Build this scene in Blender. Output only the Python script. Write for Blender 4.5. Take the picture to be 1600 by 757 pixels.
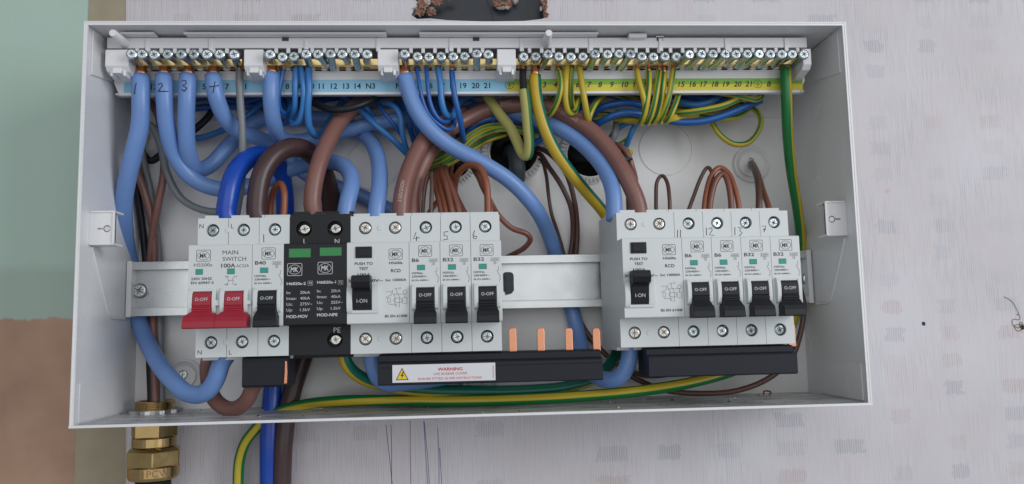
import bpy, bmesh, math, random
from mathutils import Vector, Matrix
from mathutils.geometry import tessellate_polygon

for o in list(bpy.data.objects):
    bpy.data.objects.remove(o)
SC = bpy.context.scene
COL = SC.collection
MM = 0.001
rnd = random.Random(7)

# ---------------------------------------------------------------- camera
F_PX = 1243.294
CAM = Vector((153.534, -551.519, -27.108))                     # mm
ROT = Matrix(((0.99803736, 0.06061209, 0.01573517),
              (-0.05855713, 0.99236946, -0.10850768),
              (-0.02219198, 0.10737331, 0.99397107)))          # columns: right, forward, up
cd = bpy.data.cameras.new('camera')
cam = bpy.data.objects.new('camera', cd)
COL.objects.link(cam)
cd.sensor_width = 36.0
cd.lens = F_PX / 1600 * 36
cd.clip_start, cd.clip_end = 0.01, 50
M = Matrix.Identity(4)
for i in range(3):
    M[i][0], M[i][1], M[i][2] = ROT[i][0], ROT[i][2], -ROT[i][1]
    M[i][3] = CAM[i] * MM
cam.matrix_world = M
SC.camera = cam

# ---------------------------------------------------------------- light
w = bpy.data.worlds.new('World')
SC.world = w
w.use_nodes = True
w.node_tree.nodes['Background'].inputs[0].default_value = (0.86, 0.92, 1.0, 1)
w.node_tree.nodes['Background'].inputs[1].default_value = 0.31


def area(name, loc, target, sx, sy, power, col):
    l = bpy.data.lights.new(name, 'AREA')
    l.shape = 'RECTANGLE'
    l.size, l.size_y = sx, sy
    l.energy = power
    l.color = col
    o = bpy.data.objects.new(name, l)
    COL.objects.link(o)
    o.location = loc
    o.rotation_euler = (Vector(target) - Vector(loc)).to_track_quat('-Z', 'Y').to_euler()
    o['kind'] = 'helper'
    return o


area('window_light', (1.75, -1.35, 0.42), (0.16, 0, 0.03), 0.9, 1.2, 20, (0.95, 0.97, 1.0))
area('room_light', (0.2, -2.6, 0.55), (0.16, 0, 0.03), 3.0, 2.2, 22, (1.0, 0.985, 0.965))
SC.view_settings.view_transform = 'Standard'
SC.view_settings.look = 'None'
SC.view_settings.exposure = 0.0
SC.view_settings.gamma = 1.0
SC.view_settings.use_curve_mapping = False
SC.cycles.max_bounces = 8
SC.cycles.use_denoising = True


# ---------------------------------------------------------------- helpers
def P(u, v, d):
    """point (mm) at depth d in front of the wall on the sight line of photo pixel u, v"""
    q = ROT @ Vector(((u - 800) / F_PX, 1, -(v - 378.5) / F_PX))
    t = (-d - CAM.y) / q.y
    r = CAM + q * t
    return Vector((r.x, d, r.z))


def W(x, d, z):
    return Vector((x, d, z))


def srgb(r, g, b):
    def f(c):
        c /= 255
        return c / 12.92 if c <= 0.04045 else ((c + 0.055) / 1.055) ** 2.4
    return (f(r), f(g), f(b), 1)


ORG = {}      # origin in mm (x, d, z) of every object made here


def empty(name, org, label=None, cat=None, group=None):
    o = bpy.data.objects.new(name, None)
    COL.objects.link(o)
    o.empty_display_size = 0.01
    o.location = (org[0] * MM, -org[1] * MM, org[2] * MM)
    ORG[o.name] = Vector(org)
    return tag(o, label, cat, group)


def tag(o, label=None, cat=None, group=None, kind=None):
    if label: o['label'] = label
    if cat: o['category'] = cat
    if group: o['group'] = group
    if kind: o['kind'] = kind
    return o


def link(name, mesh, parent=None, org=None):
    """object of mesh; org = absolute origin of the mesh in mm"""
    o = bpy.data.objects.new(name, mesh)
    COL.objects.link(o)
    org = Vector(org) if org is not None else (ORG[parent.name].copy() if parent else Vector((0, 0, 0)))
    rel = org - (ORG[parent.name] if parent else Vector((0, 0, 0)))
    o.location = (rel.x * MM, -rel.y * MM, rel.z * MM)
    ORG[o.name] = org
    if parent: o.parent = parent
    return o


class MB:
    """collects geometry in mm (x, depth towards the viewer, z)"""
    def __init__(s):
        s.v, s.f, s.m, s.sm, s.uv = [], [], [], [], {}

    def add(s, vs, fs, m=0, smooth=False):
        b = len(s.v)
        s.v += [Vector(p) for p in vs]
        for f in fs:
            s.f.append(tuple(b + i for i in f))
            s.m.append(m)
            s.sm.append(smooth)

    def box(s, x0, x1, d0, d1, z0, z1, m=0):
        vs = [(x, d, z) for x in (x0, x1) for d in (d0, d1) for z in (z0, z1)]
        s.add(vs, [(0, 1, 3, 2), (4, 6, 7, 5), (0, 4, 5, 1), (2, 3, 7, 6), (0, 2, 6, 4), (1, 5, 7, 3)], m)

    def prism_x(s, prof, x0, x1, m=0, caps=True):
        n = len(prof)
        vs = [(x0, d, z) for d, z in prof] + [(x1, d, z) for d, z in prof]
        fs = [(i, (i + 1) % n, n + (i + 1) % n, n + i) for i in range(n)]
        s.add(vs, fs, m)
        if caps:
            tri = tessellate_polygon([[Vector((d, z, 0)) for d, z in prof]])
            s.add(vs, [t for t in tri] + [tuple(n + i for i in t) for t in tri], m)

    def prism_d(s, poly, d0, d1, m=0, holes=(), hole_floor=None, back=True, mfloor=None):
        """polygon in x-z run from depth d0 to d1, with holes that go through (or down to hole_floor)"""
        loops = [list(poly)] + [list(h) for h in holes]
        flat = [p for l in loops for p in l]
        tri = tessellate_polygon([[Vector((x, z, 0)) for x, z in l] for l in loops])
        s.add([(x, d1, z) for x, z in flat], tri, m)
        if back:
            if hole_floor is None:
                s.add([(x, d0, z) for x, z in flat], tri, m)
            else:
                t0 = tessellate_polygon([[Vector((x, z, 0)) for x, z in poly]])
                s.add([(x, d0, z) for x, z in poly], t0, m)
        for k, l in enumerate(loops):
            n = len(l)
            lo = d0 if (k == 0 or hole_floor is None) else hole_floor
            s.add([(x, lo, z) for x, z in l] + [(x, d1, z) for x, z in l],
                  [(i, (i + 1) % n, n + (i + 1) % n, n + i) for i in range(n)], m, k > 0 and n > 10)
            if k > 0 and hole_floor is not None:
                t0 = tessellate_polygon([[Vector((x, z, 0)) for x, z in l]])
                s.add([(x, lo, z) for x, z in l], t0, m if mfloor is None else mfloor)

    def lathe(s, c, axis, prof, n=20, m=0, smooth=True, ph=0.0):
        """prof: (radius, height along axis); axis 'd' or 'z'"""
        vs = []
        for r, h in prof:
            for k in range(n):
                a = ph + 2 * math.pi * k / n
                if axis == 'd': vs.append((c[0] + r * math.cos(a), c[1] + h, c[2] + r * math.sin(a)))
                else: vs.append((c[0] + r * math.cos(a), c[1] + r * math.sin(a), c[2] + h))
        fs = []
        for j in range(len(prof) - 1):
            for k in range(n):
                k2 = (k + 1) % n
                fs.append((j * n + k, j * n + k2, (j + 1) * n + k2, (j + 1) * n + k))
        s.add(vs, fs, m, smooth)
        for j in (0, len(prof) - 1):
            if prof[j][0] > 1e-6:
                s.add(vs[j * n:(j + 1) * n], [tuple(range(n))], m)

    def tube(s, pts, r, seg=12, m=0, phase=0.0, cap=True, twist=0.0, ref=None):
        """round tube along points (mm); uv = (length in m, turn)"""
        n = len(pts)
        tan = []
        for i in range(n):
            a, b = pts[max(0, i - 1)], pts[min(n - 1, i + 1)]
            tan.append((b - a).normalized())
        ref = ref or Vector((0, 1, 0))
        nn = ref - tan[0] * ref.dot(tan[0])
        if nn.length < 1e-3: nn = Vector((1, 0, 0)) - tan[0] * tan[0].x
        nn.normalize()
        b0 = len(s.v)
        L = 0.0
        Ls = []
        for i in range(n):
            if i:
                L += (pts[i] - pts[i - 1]).length
                q = tan[i - 1].rotation_difference(tan[i])
                nn = (q @ nn)
                nn = (nn - tan[i] * nn.dot(tan[i])).normalized()
            bb = tan[i].cross(nn)
            Ls.append(L * MM)
            rr = r(i / (n - 1)) if callable(r) else r
            for k in range(seg):
                a = 2 * math.pi * k / seg
                s.v.append(pts[i] + (nn * math.cos(a) + bb * math.sin(a)) * rr)
        for i in range(n - 1):
            for k in range(seg):
                k2 = (k + 1) % seg
                s.f.append((b0 + i * seg + k, b0 + i * seg + k2, b0 + (i + 1) * seg + k2, b0 + (i + 1) * seg + k))
                s.m.append(m)
                s.sm.append(True)
                u0, u1 = k / seg + phase, (k + 1) / seg + phase
                t0, t1 = (twist(i / (n - 1)), twist((i + 1) / (n - 1))) if callable(twist) else (twist * Ls[i], twist * Ls[i + 1])
                s.uv[len(s.f) - 1] = ((Ls[i], u0 + t0), (Ls[i], u1 + t0), (Ls[i + 1], u1 + t1), (Ls[i + 1], u0 + t1))
        if cap:
            for i in (0, n - 1):
                s.f.append(tuple(b0 + i * seg + k for k in range(seg)))
                s.m.append(m)
                s.sm.append(False)

    def ribbon(s, pts, wd, d, m=0, closed=False):
        """flat line of width wd through (x, z) points on the plane of depth d (number or function of x, z)"""
        n = len(pts)
        df = d if callable(d) else (lambda x, z: d)
        vs = []
        for i in range(n):
            a = Vector(pts[(i - 1) % n] if (closed or i) else pts[0])
            b = Vector(pts[(i + 1) % n] if (closed or i < n - 1) else pts[-1])
            t = (b - a)
            t = t.normalized() if t.length > 1e-9 else Vector((1, 0))
            nx, nz = -t.y * wd / 2, t.x * wd / 2
            for sg in (1, -1):
                x, z = pts[i][0] + sg * nx, pts[i][1] + sg * nz
                vs.append((x, df(x, z), z))
        fs = [(2 * i, 2 * i + 1, (2 * i + 3) % (2 * n), (2 * i + 2) % (2 * n)) for i in range(n if closed else n - 1)]
        s.add(vs, fs, m)

    def text(s, st, x0, x1, zc, h, d, m=0, bold=False, slant=0.0, align='fit'):
        """flat lettering: cap height h, centred on zc, from x0 to x1 (fit) on the plane of depth d"""
        vs, tris, wid, z0, z1 = glyphs(st, bold)
        if align == 'fit': kx, ox = (x1 - x0) / wid, x0
        else:
            kx = h
            ox = x0 - (wid * h / 2 if align == 'c' else 0)
        df = d if callable(d) else (lambda x, z: d)
        out = []
        for (x, z) in vs:
            zz = zc + (z - 0.5) * h
            xx = ox + x * kx + slant * (z - 0.5) * h
            out.append((xx, df(xx, zz), zz))
        s.add(out, tris, m)

    def build(s, name, mats, parent=None, org=None, bevel=0.0, seg=2, weld=False, mesh_only=False):
        org = Vector(org) if org is not None else (ORG[parent.name] if parent else Vector((0, 0, 0)))
        me = bpy.data.meshes.new(name)
        me.from_pydata([((p.x - org.x) * MM, -(p.y - org.y) * MM, (p.z - org.z) * MM) for p in s.v], [], s.f)
        for mt in (mats if isinstance(mats, (list, tuple)) else [mats]):
            me.materials.append(mt)
        me.polygons.foreach_set('material_index', s.m)
        me.polygons.foreach_set('use_smooth', s.sm)
        if s.uv:
            ul = me.uv_layers.new(name='UVMap')
            for fi, q in s.uv.items():
                for k, li in enumerate(me.polygons[fi].loop_indices):
                    ul.data[li].uv = q[k]
        bm = bmesh.new()
        bm.from_mesh(me)
        if bevel or weld:
            bmesh.ops.remove_doubles(bm, verts=bm.verts, dist=1e-6)
        bmesh.ops.recalc_face_normals(bm, faces=bm.faces)
        if bevel:
            ed = [e for e in bm.edges if len(e.link_faces) == 2 and e.calc_face_angle(0) > 0.5]
            bmesh.ops.bevel(bm, geom=ed, offset=bevel * MM, segments=seg, profile=0.5, affect='EDGES', clamp_overlap=True)
            for f in bm.faces: f.smooth = False
        bm.to_mesh(me)
        bm.free()
        me.update()
        if mesh_only: return me
        return link(name, me, parent, org)


_gl = {}


def glyphs(st, bold=False):
    k = (st, bold)
    if k in _gl: return _gl[k]

    def raw(t):
        c = bpy.data.curves.new('t', 'FONT')
        c.body = t
        c.size = 1
        c.resolution_u = 3
        c.offset = 0.022 if bold else 0.0
        o = bpy.data.objects.new('t', c)
        COL.objects.link(o)
        me = o.to_mesh()
        vs = [(v.co.x, v.co.y) for v in me.vertices]
        me.calc_loop_triangles()
        tr = [tuple(t.vertices) for t in me.loop_triangles]
        o.to_mesh_clear()
        bpy.data.objects.remove(o)
        bpy.data.curves.remove(c)
        return vs, tr
    if ('H', bold, 1) not in _gl:
        hv, _ = raw('H')
        _gl[('H', bold, 1)] = (min(y for _, y in hv), max(y for _, y in hv))
    h0, h1 = _gl[('H', bold, 1)]
    vs, tr = raw(st)
    xm = min(x for x, _ in vs)
    sc = 1 / (h1 - h0)
    vs = [((x - xm) * sc, (y - h0) * sc) for x, y in vs]
    _gl[k] = (vs, tr, max(x for x, _ in vs), h0, h1)
    return _gl[k]


def circle(cx, cz, r, n=24, rz=None, a0=0.0):
    rz = rz or r
    return [(cx + r * math.cos(a0 + 2 * math.pi * k / n), cz + rz * math.sin(a0 + 2 * math.pi * k / n)) for k in range(n)]


def rrect(x0, x1, z0, z1, r, n=4):
    out = []
    for cx, cz, a in ((x1 - r, z1 - r, 0), (x0 + r, z1 - r, 90), (x0 + r, z0 + r, 180), (x1 - r, z0 + r, 270)):
        for k in range(n + 1):
            t = math.radians(a + 90 * k / n)
            out.append((cx + r * math.cos(t), cz + r * math.sin(t)))
    return out


def spline(pts, step=2.0):
    """centripetal Catmull-Rom through points, even steps (mm)"""
    p = [pts[0] * 2 - pts[1]] + list(pts) + [pts[-1] * 2 - pts[-2]]
    dense = []
    for i in range(1, len(p) - 2):
        p0, p1, p2, p3 = p[i - 1], p[i], p[i + 1], p[i + 2]
        t0 = 0.0
        t1 = t0 + max((p1 - p0).length, 1e-3) ** .5
        t2 = t1 + max((p2 - p1).length, 1e-3) ** .5
        t3 = t2 + max((p3 - p2).length, 1e-3) ** .5
        for k in range(16):
            t = t1 + (t2 - t1) * k / 16
            a1 = p0 * ((t1 - t) / (t1 - t0)) + p1 * ((t - t0) / (t1 - t0))
            a2 = p1 * ((t2 - t) / (t2 - t1)) + p2 * ((t - t1) / (t2 - t1))
            a3 = p2 * ((t3 - t) / (t3 - t2)) + p3 * ((t - t2) / (t3 - t2))
            b1 = a1 * ((t2 - t) / (t2 - t0)) + a2 * ((t - t0) / (t2 - t0))
            b2 = a2 * ((t3 - t) / (t3 - t1)) + a3 * ((t - t1) / (t3 - t1))
            dense.append(b1 * ((t2 - t) / (t2 - t1)) + b2 * ((t - t1) / (t2 - t1)))
    dense.append(pts[-1])
    L = [0.0]
    for a, b in zip(dense, dense[1:]): L.append(L[-1] + (b - a).length)
    n = max(3, int(L[-1] / step))
    out, j = [], 0
    for k in range(n + 1):
        s = L[-1] * k / n
        while j < len(L) - 2 and L[j + 1] < s: j += 1
        f = (s - L[j]) / max(L[j + 1] - L[j], 1e-6)
        out.append(dense[j].lerp(dense[j + 1], min(1, max(0, f))))
    for _ in range(2):                      # soften kinks
        out = [out[0]] + [(out[i - 1] + out[i] * 2 + out[i + 1]) / 4 for i in range(1, len(out) - 1)] + [out[-1]]
    return out


# ---------------------------------------------------------------- materials
def mat(name, col, rough=0.45, metal=0.0, spec=0.5, var=0.06, vscale=60, bump=0.0, bscale=900, coat=0.0, rvar=0.08):
    m = bpy.data.materials.new(name)
    m.use_nodes = True
    nt = m.node_tree
    b = nt.nodes['Principled BSDF']
    b.inputs['Metallic'].default_value = metal
    b.inputs['Specular IOR Level'].default_value = spec
    b.inputs['Coat Weight'].default_value = coat
    b.inputs['Coat Roughness'].default_value = 0.15
    tc = nt.nodes.new('ShaderNodeTexCoord')
    n = nt.nodes.new('ShaderNodeTexNoise')
    n.inputs['Scale'].default_value = vscale
    n.inputs['Detail'].default_value = 5
    nt.links.new(tc.outputs['Object'], n.inputs['Vector'])
    mx = nt.nodes.new('ShaderNodeMix')
    mx.data_type = 'RGBA'
    c = col if len(col) == 4 else (*col, 1)
    mx.inputs[6].default_value = tuple(x * (1 - var) for x in c[:3]) + (1,)
    mx.inputs[7].default_value = tuple(min(1, x * (1 + var)) for x in c[:3]) + (1,)
    nt.links.new(n.outputs['Fac'], mx.inputs[0])
    nt.links.new(mx.outputs[2], b.inputs['Base Color'])
    mr = nt.nodes.new('ShaderNodeMapRange')
    mr.inputs['To Min'].default_value = max(0.02, rough - rvar)
    mr.inputs['To Max'].default_value = min(1, rough + rvar)
    nt.links.new(n.outputs['Fac'], mr.inputs['Value'])
    nt.links.new(mr.outputs[0], b.inputs['Roughness'])
    if bump:
        n2 = nt.nodes.new('ShaderNodeTexNoise')
        n2.inputs['Scale'].default_value = bscale
        n2.inputs['Detail'].default_value = 3
        nt.links.new(tc.outputs['Object'], n2.inputs['Vector'])
        bp = nt.nodes.new('ShaderNodeBump')
        bp.inputs['Strength'].default_value = bump
        bp.inputs['Distance'].default_value = 0.0006
        nt.links.new(n2.outputs['Fac'], bp.inputs['Height'])
        nt.links.new(bp.outputs[0], b.inputs['Normal'])
    return m


def striped(name, base, stripe, width, rough=0.35):
    """two-colour insulation: the stripe runs along the wire (uv.y = turn round the wire)"""
    m = mat(name, base, rough)
    nt = m.node_tree
    b = nt.nodes['Principled BSDF']
    uv = nt.nodes.new('ShaderNodeUVMap')
    sp = nt.nodes.new('ShaderNodeSeparateXYZ')
    nt.links.new(uv.outputs[0], sp.inputs[0])
    fr = nt.nodes.new('ShaderNodeMath')
    fr.operation = 'FRACT'
    nt.links.new(sp.outputs[1], fr.inputs[0])
    ra = nt.nodes.new('ShaderNodeValToRGB')
    ra.color_ramp.interpolation = 'LINEAR'
    e = ra.color_ramp.elements
    e[0].position, e[0].color = 0.0, (1, 1, 1, 1)
    e[1].position, e[1].color = width, (1, 1, 1, 1)
    for p, c in ((width + .02, 0), (0.98, 0), (1.0, 1)):
        x = e.new(p)
        x.color = (c, c, c, 1)
    nt.links.new(fr.outputs[0], ra.inputs[0])
    mx = nt.nodes.new('ShaderNodeMix')
    mx.data_type = 'RGBA'
    old = b.inputs['Base Color'].links[0].from_socket
    nt.links.new(ra.outputs[0], mx.inputs[0])
    nt.links.new(old, mx.inputs[6])
    mx.inputs[7].default_value = stripe
    nt.links.new(mx.outputs[2], b.inputs['Base Color'])
    return m


MT = dict(
    paint=mat('enclosure_paint', (0.775, 0.775, 0.785), 0.24, var=0.05, vscale=35, rvar=0.11, bump=0.25, bscale=1500),
    carrier=mat('carrier_plastic', (0.78, 0.775, 0.79), 0.42, var=0.02),
    tray=mat('back_plate_plastic', (0.79, 0.785, 0.785), 0.36, var=0.03, vscale=20, bump=0.06, bscale=500),
    breaker=mat('breaker_plastic', (0.655, 0.685, 0.685), 0.5, var=0.025, vscale=200, bump=0.05, bscale=4000),
    black=mat('black_plastic', (0.011, 0.012, 0.015), 0.45, spec=0.3, var=0.2, vscale=300, bump=0.08, bscale=3000),
    busbar=mat('busbar_cover_plastic', (0.011, 0.013, 0.021), 0.5, spec=0.3, var=0.25, vscale=120, bump=0.12, bscale=1500),
    red=mat('red_plastic', srgb(158, 26, 48), 0.42, var=0.05),
    green=mat('green_window', srgb(28, 130, 62), 0.35),
    teal=mat('teal_window', srgb(20, 150, 135), 0.35),
    inkb=mat('black_print', (0.02, 0.02, 0.024), 0.6),
    inkg=mat('grey_print', (0.05, 0.053, 0.057), 0.6),
    inkw=mat('white_print', (0.62, 0.64, 0.66), 0.6),
    printc=mat('faded_print', srgb(196, 176, 172), 0.6),
    tail_print=mat('faint_print', srgb(150, 176, 212), 0.6),
    inkr=mat('red_print', srgb(190, 30, 45), 0.6),
    pen=mat('marker_ink', (0.03, 0.03, 0.04), 0.6),
    bluepen=mat('blue_pen_ink', srgb(88, 90, 134), 0.7, var=0.3, vscale=800),
    zinc=mat('zinc_plate', (0.54, 0.565, 0.575), 0.30, 1.0, var=0.10, vscale=90, rvar=0.12, bump=0.05),
    screw=mat('zinc_screw', (0.52, 0.585, 0.61), 0.24, 1.0, var=0.2, vscale=900, rvar=0.1, bump=0.15, bscale=1500),
    recess=mat('screw_recess', (0.17, 0.185, 0.19), 0.35, 1.0, var=0.3, vscale=900),
    nickel=mat('nickel_screw', (0.56, 0.54, 0.50), 0.26, 1.0, var=0.2, vscale=900, bump=0.15, bscale=1500),
    brass=mat('bar_brass', (0.80, 0.62, 0.30), 0.33, 1.0, var=0.12, vscale=300),
    gland=mat('gland_brass', (0.47, 0.33, 0.145), 0.26, 1.0, var=0.2, vscale=140, rvar=0.12),
    steel=mat('locknut_steel', (0.42, 0.43, 0.43), 0.45, 1.0, var=0.25, vscale=200),
    copper=mat('copper', (0.60, 0.275, 0.165), 0.34, 1.0, bump=0.1, bscale=500, var=0.16, vscale=400),
    strand=mat('copper_strands', (0.62, 0.28, 0.15), 0.38, 1.0, var=0.3, vscale=700),
    lblue=mat('label_blue', srgb(140, 196, 224), 0.5, var=0.02),
    lgreen=mat('label_green', srgb(130, 178, 66), 0.5, var=0.02),
    lyellow=mat('label_yellow', srgb(214, 202, 58), 0.5, var=0.02),
    sticker=mat('sticker_white', (0.70, 0.70, 0.73), 0.4, var=0.02),
    warn=mat('warning_yellow', srgb(235, 200, 30), 0.45),
    tail_blue=mat('light_blue_insulation', srgb(108, 143, 200), 0.36, var=0.10, vscale=55, bump=0.12, bscale=260, rvar=0.14),
    royal=mat('royal_blue_insulation', srgb(18, 70, 172), 0.3, var=0.05),
    wire_blue=mat('mid_blue_insulation', srgb(56, 120, 184), 0.33, var=0.06),
    navy=mat('dark_blue_insulation', srgb(30, 90, 162), 0.33, var=0.08),
    tail_brown=mat('brown_insulation', srgb(128, 89, 81), 0.38, var=0.10, vscale=60, bump=0.12, bscale=260, rvar=0.14),
    maroon=mat('dark_brown_insulation', srgb(70, 49, 49), 0.36, var=0.06, vscale=40),
    wire_brown=mat('wire_brown_insulation', srgb(118, 72, 57), 0.36, var=0.06),
    orange_brown=mat('orange_brown_insulation', srgb(138, 79, 54), 0.36, var=0.06),
    choc=mat('chocolate_insulation', srgb(88, 62, 55), 0.38, var=0.06),
    grey=mat('grey_insulation', srgb(120, 124, 128), 0.4, var=0.05),
    blackw=mat('black_insulation', srgb(26, 29, 36), 0.42, spec=0.3, var=0.1),
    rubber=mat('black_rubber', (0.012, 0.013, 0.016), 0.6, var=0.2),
    sheath=mat('grey_sheath', srgb(62, 70, 78), 0.5),
    cavity=mat('dark_cavity', (0.012, 0.012, 0.013), 0.85),
    plaster=mat('torn_plaster', srgb(150, 112, 96), 0.9, var=0.35, vscale=220, bump=0.8, bscale=700),
    torn=mat('torn_paper', srgb(205, 190, 184), 0.9, var=0.1, vscale=300, bump=0.4),
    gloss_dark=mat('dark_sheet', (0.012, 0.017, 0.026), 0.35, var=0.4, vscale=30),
    dirt=mat('dust_specks', (0.05, 0.04, 0.035), 0.9),
    gy=striped('green_yellow_insulation', srgb(186, 165, 48), srgb(34, 116, 56), 0.12),
    gy_big=striped('green_yellow_large', srgb(194, 164, 46), srgb(12, 100, 82), 0.36),
    gy_sleeve=striped('green_yellow_sleeve', srgb(176, 172, 100), srgb(20, 100, 66), 0.3, 0.6),
    gy_half=striped('green_yellow_half', srgb(22, 116, 56), srgb(192, 170, 44), 0.17),
    gy_dark=striped('dark_green_yellow', srgb(14, 100, 80), srgb(196, 168, 46), 0.13),
)


def wall_material():
    m = mat('painted_wall', srgb(174, 197, 184), 0.75, var=0.07, vscale=12, bump=0.25, bscale=350)
    nt = m.node_tree
    b = nt.nodes['Principled BSDF']
    tc = nt.nodes.new('ShaderNodeTexCoord')
    sp = nt.nodes.new('ShaderNodeSeparateXYZ')
    nt.links.new(tc.outputs['Object'], sp.inputs[0])
    n = nt.nodes.new('ShaderNodeTexNoise')
    n.inputs['Scale'].default_value = 70
    n.inputs['Roughness'].default_value = 0.7
    n.inputs['Detail'].default_value = 6
    nt.links.new(tc.outputs['Object'], n.inputs['Vector'])
    ma = nt.nodes.new('ShaderNodeMath')
    ma.operation = 'MULTIPLY_ADD'
    ma.inputs[1].default_value = 0.010
    nt.links.new(n.outputs['Fac'], ma.inputs[0])
    nt.links.new(sp.outputs[2], ma.inputs[2])
    mr = nt.nodes.new('ShaderNodeMapRange')
    mr.inputs['From Min'].default_value = -0.0096
    mr.inputs['From Max'].default_value = -0.0082
    nt.links.new(ma.outputs[0], mr.inputs['Value'])
    n2 = nt.nodes.new('ShaderNodeTexNoise')
    n2.inputs['Scale'].default_value = 22
    n2.inputs['Detail'].default_value = 7
    nt.links.new(tc.outputs['Object'], n2.inputs['Vector'])
    cr = nt.nodes.new('ShaderNodeValToRGB')
    e = cr.color_ramp.elements
    e[0].position, e[0].color = 0.3, srgb(162, 128, 107)
    e[1].position, e[1].color = 0.72, srgb(186, 153, 130)
    nt.links.new(n2.outputs['Fac'], cr.inputs[0])
    mx = nt.nodes.new('ShaderNodeMix')
    mx.data_type = 'RGBA'
    old = b.inputs['Base Color'].links[0].from_socket
    bd = nt.nodes.new('ShaderNodeMapRange')
    bd.inputs['From Min'].default_value = 0.021
    bd.inputs['From Max'].default_value = 0.029
    nt.links.new(ma.outputs[0], bd.inputs['Value'])
    m2 = nt.nodes.new('ShaderNodeMix')
    m2.data_type = 'RGBA'
    nt.links.new(bd.outputs[0], m2.inputs[0])
    m2.inputs[6].default_value = srgb(166, 183, 172)
    nt.links.new(old, m2.inputs[7])
    old = m2.outputs[2]
    nt.links.new(mr.outputs[0], mx.inputs[0])
    nt.links.new(cr.outputs[0], mx.inputs[6])
    nt.links.new(old, mx.inputs[7])
    nt.links.new(mx.outputs[2], b.inputs['Base Color'])
    return m


def wallpaper_material():
    """embossed paper: fine upright ribs, stronger inside small woven blocks set on a grid"""
    m = bpy.data.materials.new('wallpaper')
    m.use_nodes = True
    nt = m.node_tree
    b = nt.nodes['Principled BSDF']
    b.inputs['Roughness'].default_value = 0.6
    b.inputs['Specular IOR Level'].default_value = 0.3
    tc = nt.nodes.new('ShaderNodeTexCoord')
    sp = nt.nodes.new('ShaderNodeSeparateXYZ')
    nt.links.new(tc.outputs['Object'], sp.inputs[0])

    def mth(op, a, b_=None, c=None):
        x = nt.nodes.new('ShaderNodeMath')
        x.operation = op
        for k, q in enumerate((a, b_, c)):
            if q is None: continue
            if isinstance(q, (int, float)): x.inputs[k].default_value = q
            else: nt.links.new(q, x.inputs[k])
        return x.outputs[0]

    def noise(sx, sz, det=3):
        mp = nt.nodes.new('ShaderNodeMapping')
        mp.inputs['Scale'].default_value = (sx, sx, sz)
        nt.links.new(tc.outputs['Object'], mp.inputs[0])
        n = nt.nodes.new('ShaderNodeTexNoise')
        n.inputs['Scale'].default_value = 1
        n.inputs['Detail'].default_value = det
        nt.links.new(mp.outputs[0], n.inputs['Vector'])
        return n.outputs['Fac']

    def rng(src, a, b_, c=0.0, d=1.0):
        r = nt.nodes.new('ShaderNodeMapRange')
        for k, q in zip(('From Min', 'From Max', 'To Min', 'To Max'), (a, b_, c, d)): r.inputs[k].default_value = q
        nt.links.new(src, r.inputs['Value'])
        return r.outputs[0]

    def white(a, b_):
        cx = nt.nodes.new('ShaderNodeCombineXYZ')
        nt.links.new(a, cx.inputs[0])
        nt.links.new(b_, cx.inputs[1])
        w_ = nt.nodes.new('ShaderNodeTexWhiteNoise')
        w_.noise_dimensions = '3D'
        nt.links.new(cx.outputs[0], w_.inputs[0])
        return w_.outputs['Value']
    X, Z = sp.outputs[0], sp.outputs[2]
    wob = mth('MULTIPLY', noise(300, 240, 2), 0.012)
    gx = mth('DIVIDE', mth('ADD', X, wob), 0.0415)
    gz = mth('DIVIDE', mth('ADD', Z, mth('MULTIPLY', noise(900, 60, 2), 0.008)), 0.0192)
    rx, rz = mth('FLOOR', gx), mth('FLOOR', gz)
    r1, r2 = white(rx, rz), white(rz, rx)
    wcol = white(rx, rx)
    bx = mth('LESS_THAN', mth('FRACT', gx), mth('MULTIPLY_ADD', wcol, 0.25, 0.28))
    bz = mth('LESS_THAN', mth('FRACT', gz), 0.50)
    block = mth('MULTIPLY', mth('MULTIPLY', bx, bz), mth('MAXIMUM', mth('MULTIPLY_ADD', r1, 0.62, -0.16), 0.0))
    rib = mth('MULTIPLY_ADD', mth('SINE', mth('MULTIPLY', mth('ADD', X, mth('MULTIPLY', noise(300, 40, 1), 0.0006)), 2 * math.pi / 0.00165)), 0.5, 0.5)
    streak = rng(noise(900, 42, 2), 0.40, 0.60)
    ribs_on = rng(noise(26, 18, 3), 0.38, 0.62)
    leftish = rng(X, 0.02, 0.30, 1.0, 0.0)
    dark = mth('ADD', mth('MULTIPLY', block, mth('MULTIPLY_ADD', rib, 0.75, 0.28)),
               mth('MULTIPLY', mth('MULTIPLY', rib, streak), mth('MULTIPLY_ADD', mth('MAXIMUM', ribs_on, leftish), 0.32, 0.10)))
    dark = mth('MINIMUM', dark, 1.0)

    def mixc(f, a, b_):
        x = nt.nodes.new('ShaderNodeMix')
        x.data_type = 'RGBA'
        nt.links.new(f, x.inputs[0])
        for k, q in ((6, a), (7, b_)):
            if isinstance(q, tuple): x.inputs[k].default_value = q
            else: nt.links.new(q, x.inputs[k])
        return x.outputs[2]
    ground = mixc(rng(noise(12, 12, 5), 0.35, 0.65), srgb(198, 193, 196), srgb(205, 202, 207))
    shade = mixc(mth('GREATER_THAN', r2, 0.45), srgb(178, 158, 158), srgb(150, 151, 164))
    shade = mixc(leftish, shade, srgb(172, 156, 158))
    c = mixc(dark, ground, shade)
    nt.links.new(c, b.inputs['Base Color'])
    bp = nt.nodes.new('ShaderNodeBump')
    bp.inputs['Strength'].default_value = 0.3
    bp.inputs['Distance'].default_value = 0.0004
    bp.invert = True
    nt.links.new(dark, bp.inputs['Height'])
    nt.links.new(bp.outputs[0], b.inputs['Normal'])
    return m


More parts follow.
